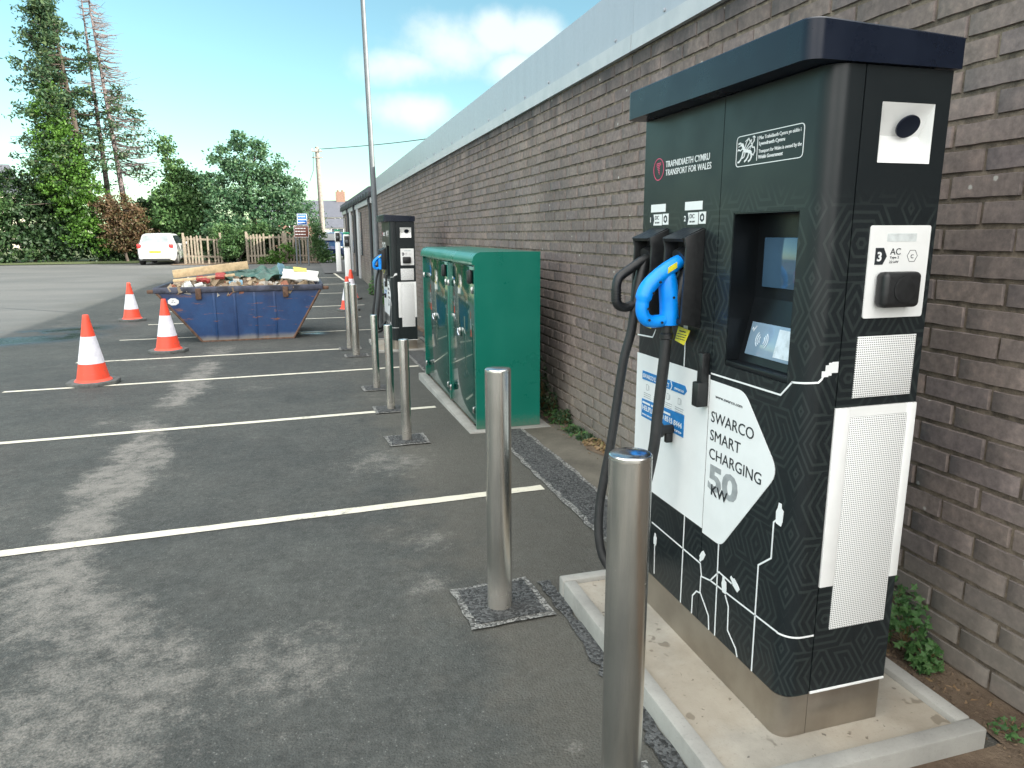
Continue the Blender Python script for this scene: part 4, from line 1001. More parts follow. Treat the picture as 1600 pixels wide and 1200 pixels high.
# ================================================================== SKIP
def skip():
    z0 = -.228; yf, yb = 12.83, 14.45
    r = empty('rubbish_skip', (-.95, 13.6, z0), 0, 'dented dark blue skip full of building rubbish', 'skip')
    bl, br, tl, tr = -1.66, -.20, -2.30, .30; zt = .62
    bf, bb = yf+.03, yb-.03
    o_ = MB(); th = .02
    A = [(bl, z0+.02), (br, z0+.02), (tr, zt), (tl, zt)]
    o_.prism(A, 'y', yf, yf+th); o_.prism(A, 'y', yb-th, yb)
    for (p, q, s_) in ((A[0], A[3], 1), (A[1], A[2], -1)): o_.prism([p, q, (q[0]+s_*th*1.2, q[1]), (p[0]+s_*th*1.2, p[1])], 'y', yf+th, yb-th)
    o_.box(bl+.03, br-.03, yf+th, yb-th, z0+.02, z0+.05)
    bo = o_.build('skip_body', M['skip'], r)
    e = MB()
    for (p, q) in ((A[0], A[3]), (A[1], A[2])):
        for yy in (yf, yb): e.tube([(p[0], yy, p[1]-.01), (q[0], yy, q[1])], .022, 6)
    e.box(bl-.02, br+.02, yf-.012, yf+.01, z0, z0+.035, .004); e.build('edge_trim', M['rust'], r)
    rm = MB(); rm.box(tl-.04, tr+.04, yf-.03, yf+.035, zt-.01, zt+.085, .012); rm.box(tl-.04, tr+.04, yb-.035, yb+.03, zt-.01, zt+.085, .012)
    rm.box(tl-.05, tl+.02, yf+.037, yb-.037, zt-.01, zt+.085, .012); rm.box(tr-.02, tr+.05, yf+.037, yb-.037, zt-.01, zt+.085, .012); rm.build('rim', M['rim'], r)
    for xx in (-1.66, -.28):
        MB().box(xx-.045, xx+.045, yf-.055, yf-.002, zt-.12, zt+.06, .01).build('lifting_lug', M['rust'], r)
    for xx in (tl-.08, tr+.08): MB().box(xx-.06, xx+.06, yf+.0, yf+.05, zt-.01, zt+.05, .015).build('corner_lug', M['rust'], r)
    for xx in lin(-1.75, -.15, 5)[1:-1]:
        MB().box(xx-.02, xx+.02, yf-.012, yf-.001, z0+.05, zt-.02, .004).build('side_rib', M['skip'], r)
    st = MB(); SF = lambda u, v, h: (u, yf-.0015-h, v)
    st.plate([(-2.055+.085*math.cos(R(a))*1.05, .47+.062*math.sin(R(a))) for a in range(22, 382, 45)], SF, .003); so_ = st.build('round_sticker', M['sign_white'], r)
    s2 = MB()
    for a in (90, 210, 330): s2.plate([(-2.055+.022*math.cos(R(a+b))*k, .47+.020*math.sin(R(a+b))*k) for b, k in ((-35, 1), (0, 1.7), (35, 1), (20, .5), (-20, .5))], lambda u, v, h: SF(u, v, h+.0035), .001)
    s2.build('sticker_symbol', M['print_grey'], so_)
    return r
skip()
def rubble():
    random.seed(3); mb_ = MB()
    import itertools
    # heap surface
    nx, ny = 46, 26; x0, x1, y0, y1 = -2.24, .24, 12.87, 14.40; g = []
    for j in range(ny+1):
        for i in range(nx+1):
            u, v = i/nx, j/ny; x = x0+(x1-x0)*u; y = y0+(y1-y0)*v
            h = .60+.17*(math.sin(math.pi*min(1, max(0, u)))**.5)*(math.sin(math.pi*v)**.5)+.05*mnoise.noise(Vector((x*3, y*3, 0)))+.04*mnoise.noise(Vector((x*11, y*11, 2)))
            g.append((x, y, h))
    mb_.add(g, [(j*(nx+1)+i, j*(nx+1)+i+1, (j+1)*(nx+1)+i+1, (j+1)*(nx+1)+i) for j in range(ny) for i in range(nx)])
    for k in range(650):
        i = random.randrange(len(g)); p = g[i]; s_ = random.choice((.02, .03, .035, .05, .07)); 
        Mx = Matrix.Translation((p[0]*.97-.03, p[1], p[2]+s_*.2)) @ Matrix.Rotation(random.uniform(0, 6), 4, Vector((random.random(), random.random(), random.random()+.1)).normalized())
        a, b, c = s_*random.uniform(.6, 1.6), s_*random.uniform(.5, 1), s_*random.uniform(.3, .8)
        vs = [Mx @ Vector((sx*a*random.uniform(.6, 1.1), sy*b*random.uniform(.6, 1.1), sz*c*random.uniform(.6, 1.1))) for sx in (-1, 1) for sy in (-1, 1) for sz in (-1, 1)]
        mb_.add(vs, [(0, 1, 3, 2), (4, 6, 7, 5), (0, 4, 5, 1), (2, 3, 7, 6), (0, 2, 6, 4), (1, 5, 7, 3)])
    o_ = mb_.build('rubble_heap', M['rubble'], None, smooth=False); tag(o_, 'loose rubble and soil heaped inside the blue skip', 'rubble', None, 'stuff')
rubble()
def crumpled(name, cx, cy, z, w, d, mat, label, cat, tilt=(0, 0, 0), amp=.05, n=14, seed=1, th=.008):
    random.seed(seed); vs = []; Mx = Matrix.Translation((cx, cy, z)) @ Matrix.Rotation(tilt[2], 4, 'Z') @ Matrix.Rotation(tilt[0], 4, 'X') @ Matrix.Rotation(tilt[1], 4, 'Y')
    for s_ in (0, th):
        for j in range(n+1):
            for i in range(n+1):
                u, v = i/n-.5, j/n-.5
                h = amp*(mnoise.noise(Vector((u*4+seed, v*4, seed)))+.5*mnoise.noise(Vector((u*9, v*9, seed+3))))
                e = 1+.15*mnoise.noise(Vector((u*3, v*3, seed+8)))
                vs.append(Mx @ Vector((u*w*e, v*d*e, h+s_)))
    N = (n+1)**2; fs = []
    for j in range(n):
        for i in range(n):
            k = j*(n+1)+i; fs.append((k, k+n+1, k+n+2, k+1)); k += N; fs.append((k, k+1, k+n+2, k+n+1))
    for i in range(n):
        for (a, b) in ((i, i+1), (n*(n+1)+i+1, n*(n+1)+i), (i*(n+1)+n, (i+1)*(n+1)+n), ((i+1)*(n+1), i*(n+1))): fs.append((a, b, b+N, a+N))
    mb_ = MB(); mb_.add(vs, fs); o_ = mb_.build(name, M[mat], None, ang=45); tag(o_, label, cat); return o_
def plank(name, p, q, w, h, mat, label, cat, battens=True):
    r_ = empty(name, p, 0, label, cat); p = Vector(p); q = Vector(q); t = (q-p); L = t.length; t.normalize()
    side = t.cross(Vector((0, 0, 1))).normalized(); up = side.cross(t)
    Mx = Matrix((t, side, up)).transposed().to_4x4(); Mx.translation = p
    MB().box(0, L, -w/2, w/2, -h/2, h/2, .004, M=Mx).build('board', M[mat], r_)
    if battens:
        for k in (.12, .35, .58, .92): MB().box(L*k-.02, L*k+.02, w/2-.01-w, w/2-.004-w+.0, -h/2+.02, h/2-.01, .003, M=Mx).build('batten', M['timber_dark'], r_)
    return r_
plank('timber_board', (-2.08, 13.22, .90), (-.90, 13.50, 1.025), .07, .135, 'timber', 'long pale timber board with dark battens on top of the skip load', 'timber')
plank('timber_rail', (-2.06, 13.05, .80), (-1.10, 13.15, .875), .10, .04, 'timber', 'thin pale timber rail lying under the long board in the skip', 'timber', False)
crumpled('plastic_sheet', -.80, 13.45, .865, 1.05, .5, 'tarp', 'crumpled dark green plastic sheet draped over the skip rubbish', 'sheet', (.26, 0, .05), .13, 22, 4)
crumpled('insulation_sheet', -.18, 13.75, .90, .35, .3, 'tarp', 'small green scrap at the back of the skip load', 'scrap', (.4, .1, .5), .08, 8, 6)
crumpled('blue_board', -.33, 13.4, .90, .16, .30, 'bluecard', 'upright blue-grey board fragment beside the white board in the skip', 'board', (1.2, .5, .4), .03, 5, 9)
crumpled('white_board', -.02, 13.2, .84, .62, .34, 'whiteboard', 'broken white board sloping at the right of the skip load', 'board', (.42, .10, -.12), .02, 5, 2, .02)
crumpled('white_sack', -1.83, 12.98, .70, .16, .14, 'whiteboard', 'small white sack at the left front of the skip load', 'sack', (.5, -.6, .3), .08, 6, 12, .04)
crumpled('blue_scrap', -1.08, 13.0, .715, .22, .18, 'bluecard', 'pale blue plastic scrap at the front middle of the skip load', 'scrap', (.8, 0, .2), .05, 5, 15)
crumpled('red_scrap', -1.60, 13.05, .80, .20, .14, 'redcloth', 'red plastic scrap left of the green sheet in the skip', 'scrap', (.5, .1, .2), .05, 6, 21, .04)
crumpled('pink_brick_piece', -1.33, 13.12, .84, .16, .12, 'redcloth', 'red broken piece beside the end of the timber rail in the skip', 'scrap', (.6, 0, -.2), .04, 4, 23, .05)
crumpled('yellow_scrap', -.02, 13.35, .93, .22, .16, 'yellowish', 'yellow scrap lying on the white board in the skip', 'scrap', (.35, .1, 0), .02, 4, 27)
r_ = MB().tube([(-1.72, 12.95, .70), (-1.60, 12.98, .74)], .04, 14); tag(r_.build('white_pipe', M['whiteboard']), 'short white pipe end poking from the skip rubble', 'pipe')

# ================================================================== VEHICLES
def car(name, loc, rz, label, paint, rearglass='glass_dark', L=3.95, W=.85, Ht=1.52):
    r = empty(name, loc, rz, label, 'car')
    # stations along local +y: rear at 0, front at L ; (y, zbelt, halfwidth, zroof, halfroof, zbottom)
    S = [(0.0, .86, .66, .90, .60, .34), (.05, .90, .76, .97, .64, .26), (.16, .95, .82, 1.08, .66, .22), (.42, .98, .85, Ht-.10, .60, .20), (.62, .98, .85, Ht-.03, .61, .20),
         (1.2, .97, .86, Ht, .62, .20), (1.9, .95, .86, Ht-.01, .62, .20), (2.35, .93, .86, Ht-.08, .60, .20), (2.75, .92, .86, 1.15, .62, .20), (3.1, .90, .85, .98, .68, .20), (3.5, .82, .83, .86, .68, .20), (3.8, .72, .78, .76, .62, .22), (L, .55, .66, .60, .52, .30)]
    S = [(y*L/3.95, a, b*W/.85, c, d*W/.85, e) for (y, a, b, c, d, e) in S]
    vs = []; n = 15
    for (y, zb_, w, zr, wr, z0) in S:
        half = [(0, z0), (w*.88, z0), (w*.97, z0+.10), (w, z0+.30), (w, (z0+.3+zb_)/2), (w*.975, zb_), (wr+.02, zr-.045), (wr*.80, zr)]
        row = [(-a, y, b) for a, b in half[:0:-1]]+[(a, y, b) for a, b in half]
        row = [(-a, y, b) for a, b in half[::-1]][:-1]+[(a, y, b) for a, b in half]
        vs += row; n = len(row)
    fs = []
    for i in range(len(S)-1):
        for k in range(n-1): fs.append((i*n+k, i*n+k+1, (i+1)*n+k+1, (i+1)*n+k))
        fs.append((i*n+n-1, i*n, (i+1)*n, (i+1)*n+n-1))
    fs.append(tuple(range(n))); fs.append(tuple((len(S)-1)*n+k for k in range(n))[::-1])
    body = MB().add(vs, fs).build('body', paint, r, local=True, ang=28)
    for p in body.data.polygons: pass
    # glass
    def quad(name_, P, mat, th=.012, out=(0, -1, 0)):
        o3 = Vector(out)*th; m_ = MB(); k = len(P); m_.add([Vector(p) for p in P]+[Vector(p)+o3 for p in P], [tuple(range(k)), tuple(range(k, 2*k))[::-1]]+[(i, (i+1) % k, k+(i+1) % k, k+i) for i in range(k)])
        return m_.build(name_, mat, r, local=True, ang=20)
    quad('rear_window', [(-.60, .155, 1.02), (.60, .155, 1.02), (.56, .33, Ht-.15), (.40, .38, Ht-.10), (-.40, .38, Ht-.10), (-.56, .33, Ht-.15)], M[rearglass], .03, (0, -1, .3))
    quad('windscreen', [(-.62, 3.0, 1.03), (.62, 3.0, 1.03), (.56, 2.42, Ht-.12), (-.56, 2.42, Ht-.12)], M['glass_dark'], .05, (0, .6, .8))
    for sx in (-1, 1):
        f = lambda y, z, w: (sx*w, y, z)
        quad('side_window', [f(.62, 1.03, .80), f(1.62, 1.00, .81), f(1.62, Ht-.12, .655), f(.80, Ht-.13, .64)], M['glass_dark'], .035, (sx, 0, .3))
        quad('side_window', [f(1.70, 1.00, .81), f(2.75, .99, .80), f(2.25, Ht-.17, .655), f(1.70, Ht-.12, .655)], M['glass_dark'], .035, (sx, 0, .3))
        MB().box(min(sx*.60, sx*.80), max(sx*.60, sx*.80), -.005+.0, .12, .80, 1.0, .03).build('tail_light', M['lamp_red'], r, local=True)
        MB().box(min(sx*.50, sx*.76), max(sx*.50, sx*.76), L-.30, L-.10, .62, .74, .03).build('headlight', M['chrome'], r, local=True)
        MB().box(min(sx*.86, sx*1.0), max(sx*.86, sx*1.0), 2.55, 2.65, .95, 1.08, .02).build('mirror', paint, r, local=True)
        for yy in (.72, 3.15):
            w_ = MB().lathe([(.20, -.10), (.30, -.10), (.315, -.07), (.315, .07), (.30, .10), (.20, .10)], (sx*.76, yy, .315), 28, axis='x').build('wheel', M['tyre'], r, local=True)
            MB().lathe([(.19, -.012), (.19, .012), (.05, .02)] if sx > 0 else [(.19, .012), (.19, -.012), (.05, -.02)], (sx*.862, yy, .315), 20, axis='x').build('wheel_trim', M['alloy'], w_, local=True)
    MB().box(-.74, .74, -.05, .10, .30, .56, .05, seg=3).build('rear_bumper', paint, r, local=True)
    MB().box(-.60, .60, -.02, .10, .20, .31, .02).build('bumper_skirt', M['black_plastic'], r, local=True)
    MB().box(-.26, .26, -.062, -.048, .58, .69, .003).build('number_plate', M['plate_yellow'], r, local=True)
    MB().tube([(-.42, .07, Ht+.005), (.42, .07, Ht+.005)] if False else [(0, .30, 1.06), (.30, .20, 1.10)], .008, 6).build('rear_wiper', M['black_plastic'], r, local=True)
    return r
car('parked_car', (-6.66, 38.1, zg(38.1)), R(-2), 'white hatchback parked by the timber fence, seen from behind', M['car_white'], 'glass_pale')
car('parked_car', (2.1, 44.6, zg(44)), R(172), 'dark blue car partly hidden behind the ivy beside the signs', M['car_blue'])
car('parked_car', (3.25, 50, zg(50)), R(0), 'dark car glimpsed between the two white charge posts', M['car_silver'])

# ================================================================== SMALL STRUCTURES FAR DOWN THE WALL
def lamp():
    r = empty('lamp_post', (1.40, 14.0, zg(14)), 0, 'tall grey lamp post leaning slightly beside the far charger', 'lamp post')
    MB().tube([(1.405, 14, zg(14)-.1), (1.405, 14, .9), (1.404, 14, .95), (1.405, 14, 2.1), (1.352, 14, 5.7), (1.325, 14, 7.6)], [.075, .075, .056, .054, .040, .034], 20).build('pole', M['galv'], r)
    MB().tube([(1.325, 14, 7.6), (1.2, 14, 7.75), (.9, 14, 7.8)], .03, 10).build('arm', M['galv'], r)
    MB().box(.45, .95, 13.88, 14.12, 7.74, 7.86, .04).build('lantern', M['galv'], r)
    MB().box(1.34, 1.405+.02, 13.915, 13.93, .1, .6, .004).build('access_door', M['galv'], r)
lamp()
def evpost(x, y, label):
    z = zg(y); r = empty('charge_post', (x, y, z), 0, label, 'ev charger', 'slim white charge posts near the annexe')
    MB().box(x-.10, x+.10, y-.09, y+.09, z, z+1.22, .03).build('body', M['white_paint'], r)
    MB().box(x-.11, x+.11, y-.10, y+.10, z+1.222, z+1.66, .045, seg=3).build('socket_head', M['white_paint'], r)
    MB().box(x-.085, x+.085, y-.115, y-.099, z+1.25, z+1.60, .007).build('socket_panel', M['black_plastic'], r)
    MB().lathe([(.055, 0), (.055, -.02), (.03, -.03)], (x, y-.116, z+1.42), 18, axis='y').build('socket_ring', M['galv'], r)
    MB().box(x-.112, x+.112, y-.105, y+.102, z+1.662, z+1.73, .02).build('green_top', M['ev_green'], r)
evpost(1.56, 25.5, 'slim white charge post with green top, right one of the pair by the annexe')
evpost(1.53, 31.0, 'slim white charge post with green top, left one of the pair by the annexe')
def telegraph():
    r = empty('telegraph_pole', (1.37, 45, zg(45)), 0, 'weathered wooden telegraph pole behind the brown sign', 'telegraph pole')
    MB().tube([(1.40, 45, 0), (1.375, 45, 3), (1.32, 45, 6.55)], [.16, .145, .11], 14).build('pole', M['creosote'], r)
    for z in (6.25, 5.9): MB().box(1.02, 1.62, 44.86, 44.93, z, z+.07, .01).build('crossbar', M['creosote'], r)
    for x in (1.05, 1.25, 1.5):
        MB().lathe([(.03, 0), (.045, .04), (.03, .10)], (x, 44.89, 6.32), 10).build('insulator', M['sign_white'], r)
    MB().tube([(1.1, 44.8, 6.2), (1.05, 44.8, 5.2), (.82, 44.8, 4.6)], .015, 6).build('stay_wire', M['lead'], r)
telegraph()
o_ = MB().tube([(1.40+(13-1.4)*t, 45-15*t, 6.42-.35*math.sin(math.pi*t)+.6*t) for t in lin(0, 1, 16)], .022, 6).build('overhead_cable', M['lead']); tag(o_, 'overhead cable running right from the telegraph pole', 'cable')
def sign():
    y = 36.0; z0 = zg(y)
    def P(name, x0, x1, za, zb, mat, label, lines, posts):
        r = empty(name, ((x0+x1)/2, y, z0), 0, label, 'sign')
        for px in posts: MB().tube([(px, y+.05, z0), (px, y+.05, zb)], .035, 10).build('post', M['galv'], r)
        bd_ = MB().box(x0, x1, y-.02, y+.01, za, zb, .004).build('sign_board', M[mat], r)
        SF = lambda u, v, h: (u, y-.0215-h, v); t_ = MB()
        t_.ribbon([(x0+.015, za+.015), (x1-.015, za+.015), (x1-.015, zb-.015), (x0+.015, zb-.015), (x0+.015, za+.015)], .014, SF)
        t_.build('sign_border', M['sign_white'], bd_)
        l_ = MB()
        for k in range(lines): l_.strokes(SF, x0+.06, zb-.15-k*.14, (x1-x0)*.7, .07, k, .002)
        l_.build('sign_lettering', M['sign_white'], bd_)
    P('car_park_sign', -.04, .42, 1.98, 2.50, 'sign_blue', 'small blue sign above the brown sign in front of the trees', 3, (.0, .38))
    y = 35.8
    P('tourist_sign', -.22, .46, 1.40, 1.95, 'sign_brown', 'brown tourist sign just below the blue one', 3, (-.16, .38))
sign()
# fence panels
def fence_panel(x0, x1, y0, y1, h, label, lean=0.0, seed=1):
    random.seed(seed); z0 = zg((y0+y1)/2); r = empty('timber_fence', (x0, y0, z0), 0, label, 'fence', 'weathered paling fence panels')
    L = math.hypot(x1-x0, y1-y0); dx, dy = (x1-x0)/L, (y1-y0)/L; pal = MB(); s_ = 0
    def Mx(s_, t, z): return Vector((x0+dx*s_-dy*t, y0+dy*s_+dx*t, z0+z+lean*s_))
    while s_ < L:
        w = .085; hh = h+random.uniform(-.05, .04); k = random.uniform(-.02, .02)
        P = [(s_, .05), (s_+w, .05), (s_+w+k, hh-.04), (s_+w/2+k, hh), (s_+k, hh-.04)]
        vs = [Mx(a, 0, b) for a, b in P]+[Mx(a, .02, b) for a, b in P]; n = 5
        if random.random() > .05: pal.add(vs, [tuple(range(n))[::-1], tuple(range(n, 2*n))]+[(i, (i+1) % n, n+(i+1) % n, n+i) for i in range(n)])
        s_ += .15
    pal.build('palings', M['fence'], r)
    for z in (.35, h-.22):
        vs = [Mx(a, t, z+b) for a in (0, L) for t in (.022, .06) for b in (0, .09)]
        MB().add(vs, [(0, 1, 3, 2), (4, 6, 7, 5), (0, 4, 5, 1), (2, 3, 7, 6), (0, 2, 6, 4), (1, 5, 7, 3)]).build('rail', M['fence'], r)
    for a in (0, L):
        c = Mx(a, .0, 0); MB().box(c.x-.05, c.x+.05, c.y-.06, c.y+.03, z0-.1, z0+h+.12, .008).build('post', M['fence'], r)
fence_panel(-5.45, -3.75, 38.6, 38.5, 1.40, 'leaning timber fence panel beside the white car', -.03, 1)
fence_panel(-2.50, -.75, 38.0, 38.0, 1.45, 'timber fence panel in the middle, left of the signs', .01, 2)
fence_panel(-.65, .80, 38.0, 37.9, 1.38, 'timber fence panel behind the brown sign', -.02, 3)

# houses
def house(name, x0, x1, y0, y1, ze, zr, wallm, label, chim=True):
    r = empty(name, (x0, y0, 0), 0, label, 'house')
    MB().box(x0, x1, y0, y1, 0, ze).build('wall', M[wallm], r)
    ym = (y0+y1)/2
    rf = MB().prism([(y0-.3, ze-.1), (ym, zr), (y1+.3, ze-.1)], 'x', x0-.2, x1+.2).build('roof', M['slate'], r)
    if chim:
        c = MB().box(x1-1.6, x1-.7, ym-.4, ym+.4, zr-.6, zr+.9).build('chimney', M['house_brick'], rf)
        for k in (0, 1): MB().lathe([(.12, 0), (.10, .18)], (x1-1.37+.45*k, ym, zr+.9), 10).build('chimney_pot', M['house_brick'], c)
    n = int((x1-x0)/2.2)
    for k in range(n):
        x = x0+1+k*2.2
        for z in (ze-1.25, ze-3.6):
            if z < .3: continue
            w = MB().box(x, x+1.0, y0-.06, y0-.005, z, z+1.05).build('window', M['window'], r)
            f = MB()
            for (a, b, c, d) in ((x-.06, x+1.06, z-.06, z), (x-.06, x+1.06, z+1.05, z+1.11), (x-.06, x, z, z+1.05), (x+1, x+1.06, z, z+1.05), (x+.47, x+.53, z, z+1.05)): f.box(a, b, y0-.09, y0-.062, c, d)
            f.build('window_frame', M['sign_white'], w)
    MB().box(x0, x1, y0-.12, y0-.04, ze-.20, ze-.08).build('gutter', M['sign_white'], r)
house('terraced_house', -4, 5.6, 75, 84, 3.3, 5.0, 'house_brick', 'brick terraced houses with long slate roof behind the telegraph pole')
house('roadside_house', 1.8, 5.2, 66, 69.0, 2.2, 2.9, 'render_white', 'low white building between the telegraph pole and the annexe', False)
house('distant_house', -33, -24, 70, 78, 5.2, 7.6, 'render_grey', 'cream house with slate roof glimpsed at the far left behind the hedge')

# ================================================================== VEGETATION
def leaf_cloud(blobs, n, size, flat=.4, hang=0, seed=1, clump=.35, aspect=.6):
    """blobs: (cx,cy,cz,rx,ry,rz). clumped leaf quads through each volume"""
    rnd = random.Random(seed); V = []; Fc = []
    tot = sum((b[3]*b[4]*b[5])**(2/3) for b in blobs)
    for b in blobs:
        nb = int(n*((b[3]*b[4]*b[5])**(2/3))/tot); per = 26
        for c in range(max(1, nb//per)):
            while True:
                p = Vector((rnd.uniform(-1, 1), rnd.uniform(-1, 1), rnd.uniform(-1, 1))); l = p.length
                if l < 1 and rnd.random() < .25+.75*l**2: break
            cc = Vector((b[0]+p.x*b[3], b[1]+p.y*b[4], b[2]+p.z*b[5])); cr = clump*rnd.uniform(.5, 1.3)
            for k in range(per):
                q = cc+Vector((rnd.gauss(0, .5), rnd.gauss(0, .5), rnd.gauss(0, .5*flat)-hang*rnd.random()))*cr
                s_ = size*rnd.uniform(.6, 1.4); nrm = Vector((rnd.gauss(0, 1), rnd.gauss(0, 1), rnd.gauss(.7, .8))).normalized()
                t = nrm.orthogonal().normalized(); t.rotate(Matrix.Rotation(rnd.uniform(0, 6.28), 3, nrm)); w = nrm.cross(t)
                i = len(V); V += [q-t*s_*.5, q+w*s_*.5*aspect, q+t*s_*.5, q-w*s_*.5*aspect]; Fc.append((i, i+1, i+2, i+3))
    return V, Fc
def foliage(name, mat, parent, V, Fc):
    off = root_loc(parent); me = bpy.data.meshes.new(name); me.from_pydata([v-off for v in V], [], Fc); return link_mesh(name, me, M[mat], parent, False)
def limbs(root, base, blobs, r0=.16, mat='bark', rnd=None):
    rnd = rnd or random.Random(5); mb_ = MB(); zc = sum(b[2] for b in blobs)/len(blobs); top = max(blobs, key=lambda b: b[2])
    base = Vector(base); tp = Vector(top[:3]); P = smooth_path([base, base.lerp(tp, .35)+Vector((rnd.uniform(-.2, .2), 0, 0)), base.lerp(tp, .7)+Vector((rnd.uniform(-.2, .2), 0, 0)), tp], 4)
    mb_.tube(P, [r0*(1-.85*i/(len(P)-1)) for i in range(len(P))], 9)
    for b in blobs:
        if b is top: continue
        s_ = base.lerp(tp, min(.85, max(.15, (b[2]-base.z)/(tp.z-base.z)*.6))); e = Vector(b[:3]); P = smooth_path([s_, s_.lerp(e, .5)+Vector((0, 0, .15)), e], 4)
        mb_.tube(P, [r0*.5*(1-.8*i/(len(P)-1)) for i in range(len(P))], 6)
        for k in range(3):
            e2 = e+Vector((rnd.uniform(-1, 1)*b[3], rnd.uniform(-1, 1)*b[4], rnd.uniform(-.3, 1)*b[5]))*.8; mb_.tube([P[-3], e2], [r0*.15, r0*.03], 5)
    mb_.build('trunk', M[mat], root)
def tree(name, base, blobs, n, size, mat, label, cat='tree', r0=.16, seed=1, flat=.6, clump=.4, extra=None, group=None):
    r = empty(name, base, 0, label, cat, group); limbs(r, base, blobs, r0, rnd=random.Random(seed))
    V, Fc = leaf_cloud(blobs, n, size, flat, 0, seed, clump); foliage('crown', mat, r, V, Fc)
    if extra:
        for (mt, bl, n2, s2) in extra:
            V, Fc = leaf_cloud(bl, n2, s2, flat, 0, seed+9, clump); foliage('foliage_patch', mt, r, V, Fc)
    return r
# tall conifer with ivy
def conifer(base, top, n, seed, label, mat, zmin, spread, dens, dead=False, side=None, name='conifer_tree', prof=None):
    rnd = random.Random(seed); r = empty(name, base, 0, label, 'tree'); b = Vector(base); t = Vector(top); L = (t-b).length
    mb_ = MB(); mb_.tube([b, b.lerp(t, .4), b.lerp(t, .8), t], [.22, .15, .07, .02] if not dead else [.20, .12, .06, .015], 10); V = []; Fc = []
    for k in range(n):
        f = zmin+(1-zmin)*(k/n)**1.05; p = b.lerp(t, f); a = rnd.uniform(0, 6.28)
        sp = spread*(1-f)**.7*rnd.uniform(.45, 1.1)+.25
        if prof: sp *= prof(f)
        dx, dy = math.cos(a), math.sin(a)
        if side is not None and dx*side < -.1 and rnd.random() < .75: dx = -dx
        e = p+Vector((dx*sp, dy*sp, rnd.uniform(-.25, .15)*sp-(.1 if dead else 0)+.12)); m_ = p.lerp(e, .5)+Vector((0, 0, -.06*sp))
        mb_.tube([p, m_, e], [.045 if not dead else .03, .025, .008], 5)
        if dead:
            for j in range(4): q = m_.lerp(e, rnd.random()); mb_.tube([q, q+Vector((rnd.gauss(0, .3), rnd.gauss(0, .3), rnd.gauss(0, .12)))], [.01, .004], 4)
        if not dead or (f < .66 and rnd.random() < .40):
            for c in range(int(dens*(1.0 if not dead else .8))):
                u = rnd.uniform(.35, 1.08); q = p.lerp(e, u)+Vector((rnd.gauss(0, .12), rnd.gauss(0, .12), rnd.gauss(-.05, .10)))
                for j in range(14):
                    s_ = rnd.uniform(.10, .24); nrm = Vector((rnd.gauss(0, .7), rnd.gauss(0, .7), rnd.gauss(.8, .6))).normalized(); tt = nrm.orthogonal().normalized(); tt.rotate(Matrix.Rotation(rnd.uniform(0, 6.28), 3, nrm)); w = nrm.cross(tt)
                    q2 = q+Vector((rnd.gauss(0, .16), rnd.gauss(0, .16), rnd.gauss(-.03, .10))); i = len(V); V += [q2-tt*s_*.6, q2+w*s_*.25, q2+tt*s_*.6, q2-w*s_*.25]; Fc.append((i, i+1, i+2, i+3))
    mb_.build('trunk', M['bark_dead' if dead else 'bark'], r); foliage('crown', mat, r, V, Fc); return r
z45 = zg(45)
cf = conifer((-10.6, 45.2, z45), (-11.75, 45.2, 14.6), 210, 11, 'tall thinning conifer with a bright ivy column up its left side', 'leaf_conifer', .25, 4.0, 8, side=-1)
ivyb = [(-12.05, 44.3, 8.5, .55, .6, .9), (-12.0, 44.1, 7.4, .95, .8, 1.0), (-11.8, 44.0, 6.2, 1.15, .9, 1.1), (-11.7, 43.9, 5.0, 1.4, 1.0, 1.1), (-11.4, 43.8, 3.9, 1.5, 1.0, 1.0), (-10.9, 43.7, 2.7, 1.3, .9, 1.0), (-10.7, 43.6, 1.4, 1.3, .8, 1.0)]
V, Fc = leaf_cloud(ivyb, 16000, .15, .5, 0, 5, .34); foliage('ivy', 'leaf_ivy', cf, V, Fc)
conifer((-9.1, 45.6, z45), (-9.95, 45.6, 14.4), 190, 21, 'dead bare conifer with brown trunk and a few living sprays on the right', 'leaf_conifer', .34, 3.1, 5, True, 1, name='dead_conifer_tree')
conifer((-10.2, 46.5, z45), (-10.45, 46.5, 14.9), 50, 29, 'thin leafless second stem just left of the dead conifer', 'leaf_conifer', .5, .8, 2, True, None, name='bare_conifer_tree')
tree('dark_evergreen', (-13.6, 44.6, z45), [(-14.4, 44.5, 3.6, 1.5, 1.0, 1.3), (-13.1, 44.3, 2.4, 1.6, 1, 1.5), (-12.4, 44.2, 1.2, 1.7, .9, 1.1), (-12.2, 45, 3.4, 1.2, .8, 1.3)], 14000, .19, 'leaf_dark', 'dark evergreen at the foot of the tall conifer', r0=.2, seed=31)
tree('hedge_tree', (-16.2, 44, z45), [(-15.6, 43.5, 2.6, 1.6, 1.0, 1.6), (-16.4, 43.5, 4.1, 1.5, 1.0, 1.2), (-17.5, 44, 2.5, 1.8, 1.2, 2.2), (-14.6, 43.4, 1.0, 1.7, .9, 1.0)], 14000, .19, 'leaf_dark', 'broad dark tree at the left edge of the photo', r0=.2, seed=33, extra=[('leaf_mid', [(-15.2, 42.8, 3.2, 1.2, .5, .8)], 1500, .14)])
tree('brown_shrub', (-9.0, 43.4, z45), [(-9.3, 43.4, 2.9, .95, .8, .9), (-8.5, 43.4, 2.3, .95, .8, .9), (-9.2, 43.3, 1.5, .9, .7, .8), (-8.2, 43.5, 1.4, .8, .7, .7)], 10000, .14, 'leaf_brown', 'reddish brown shrub between the ivy conifer and the white car', 'shrub', .08, 41, clump=.3)
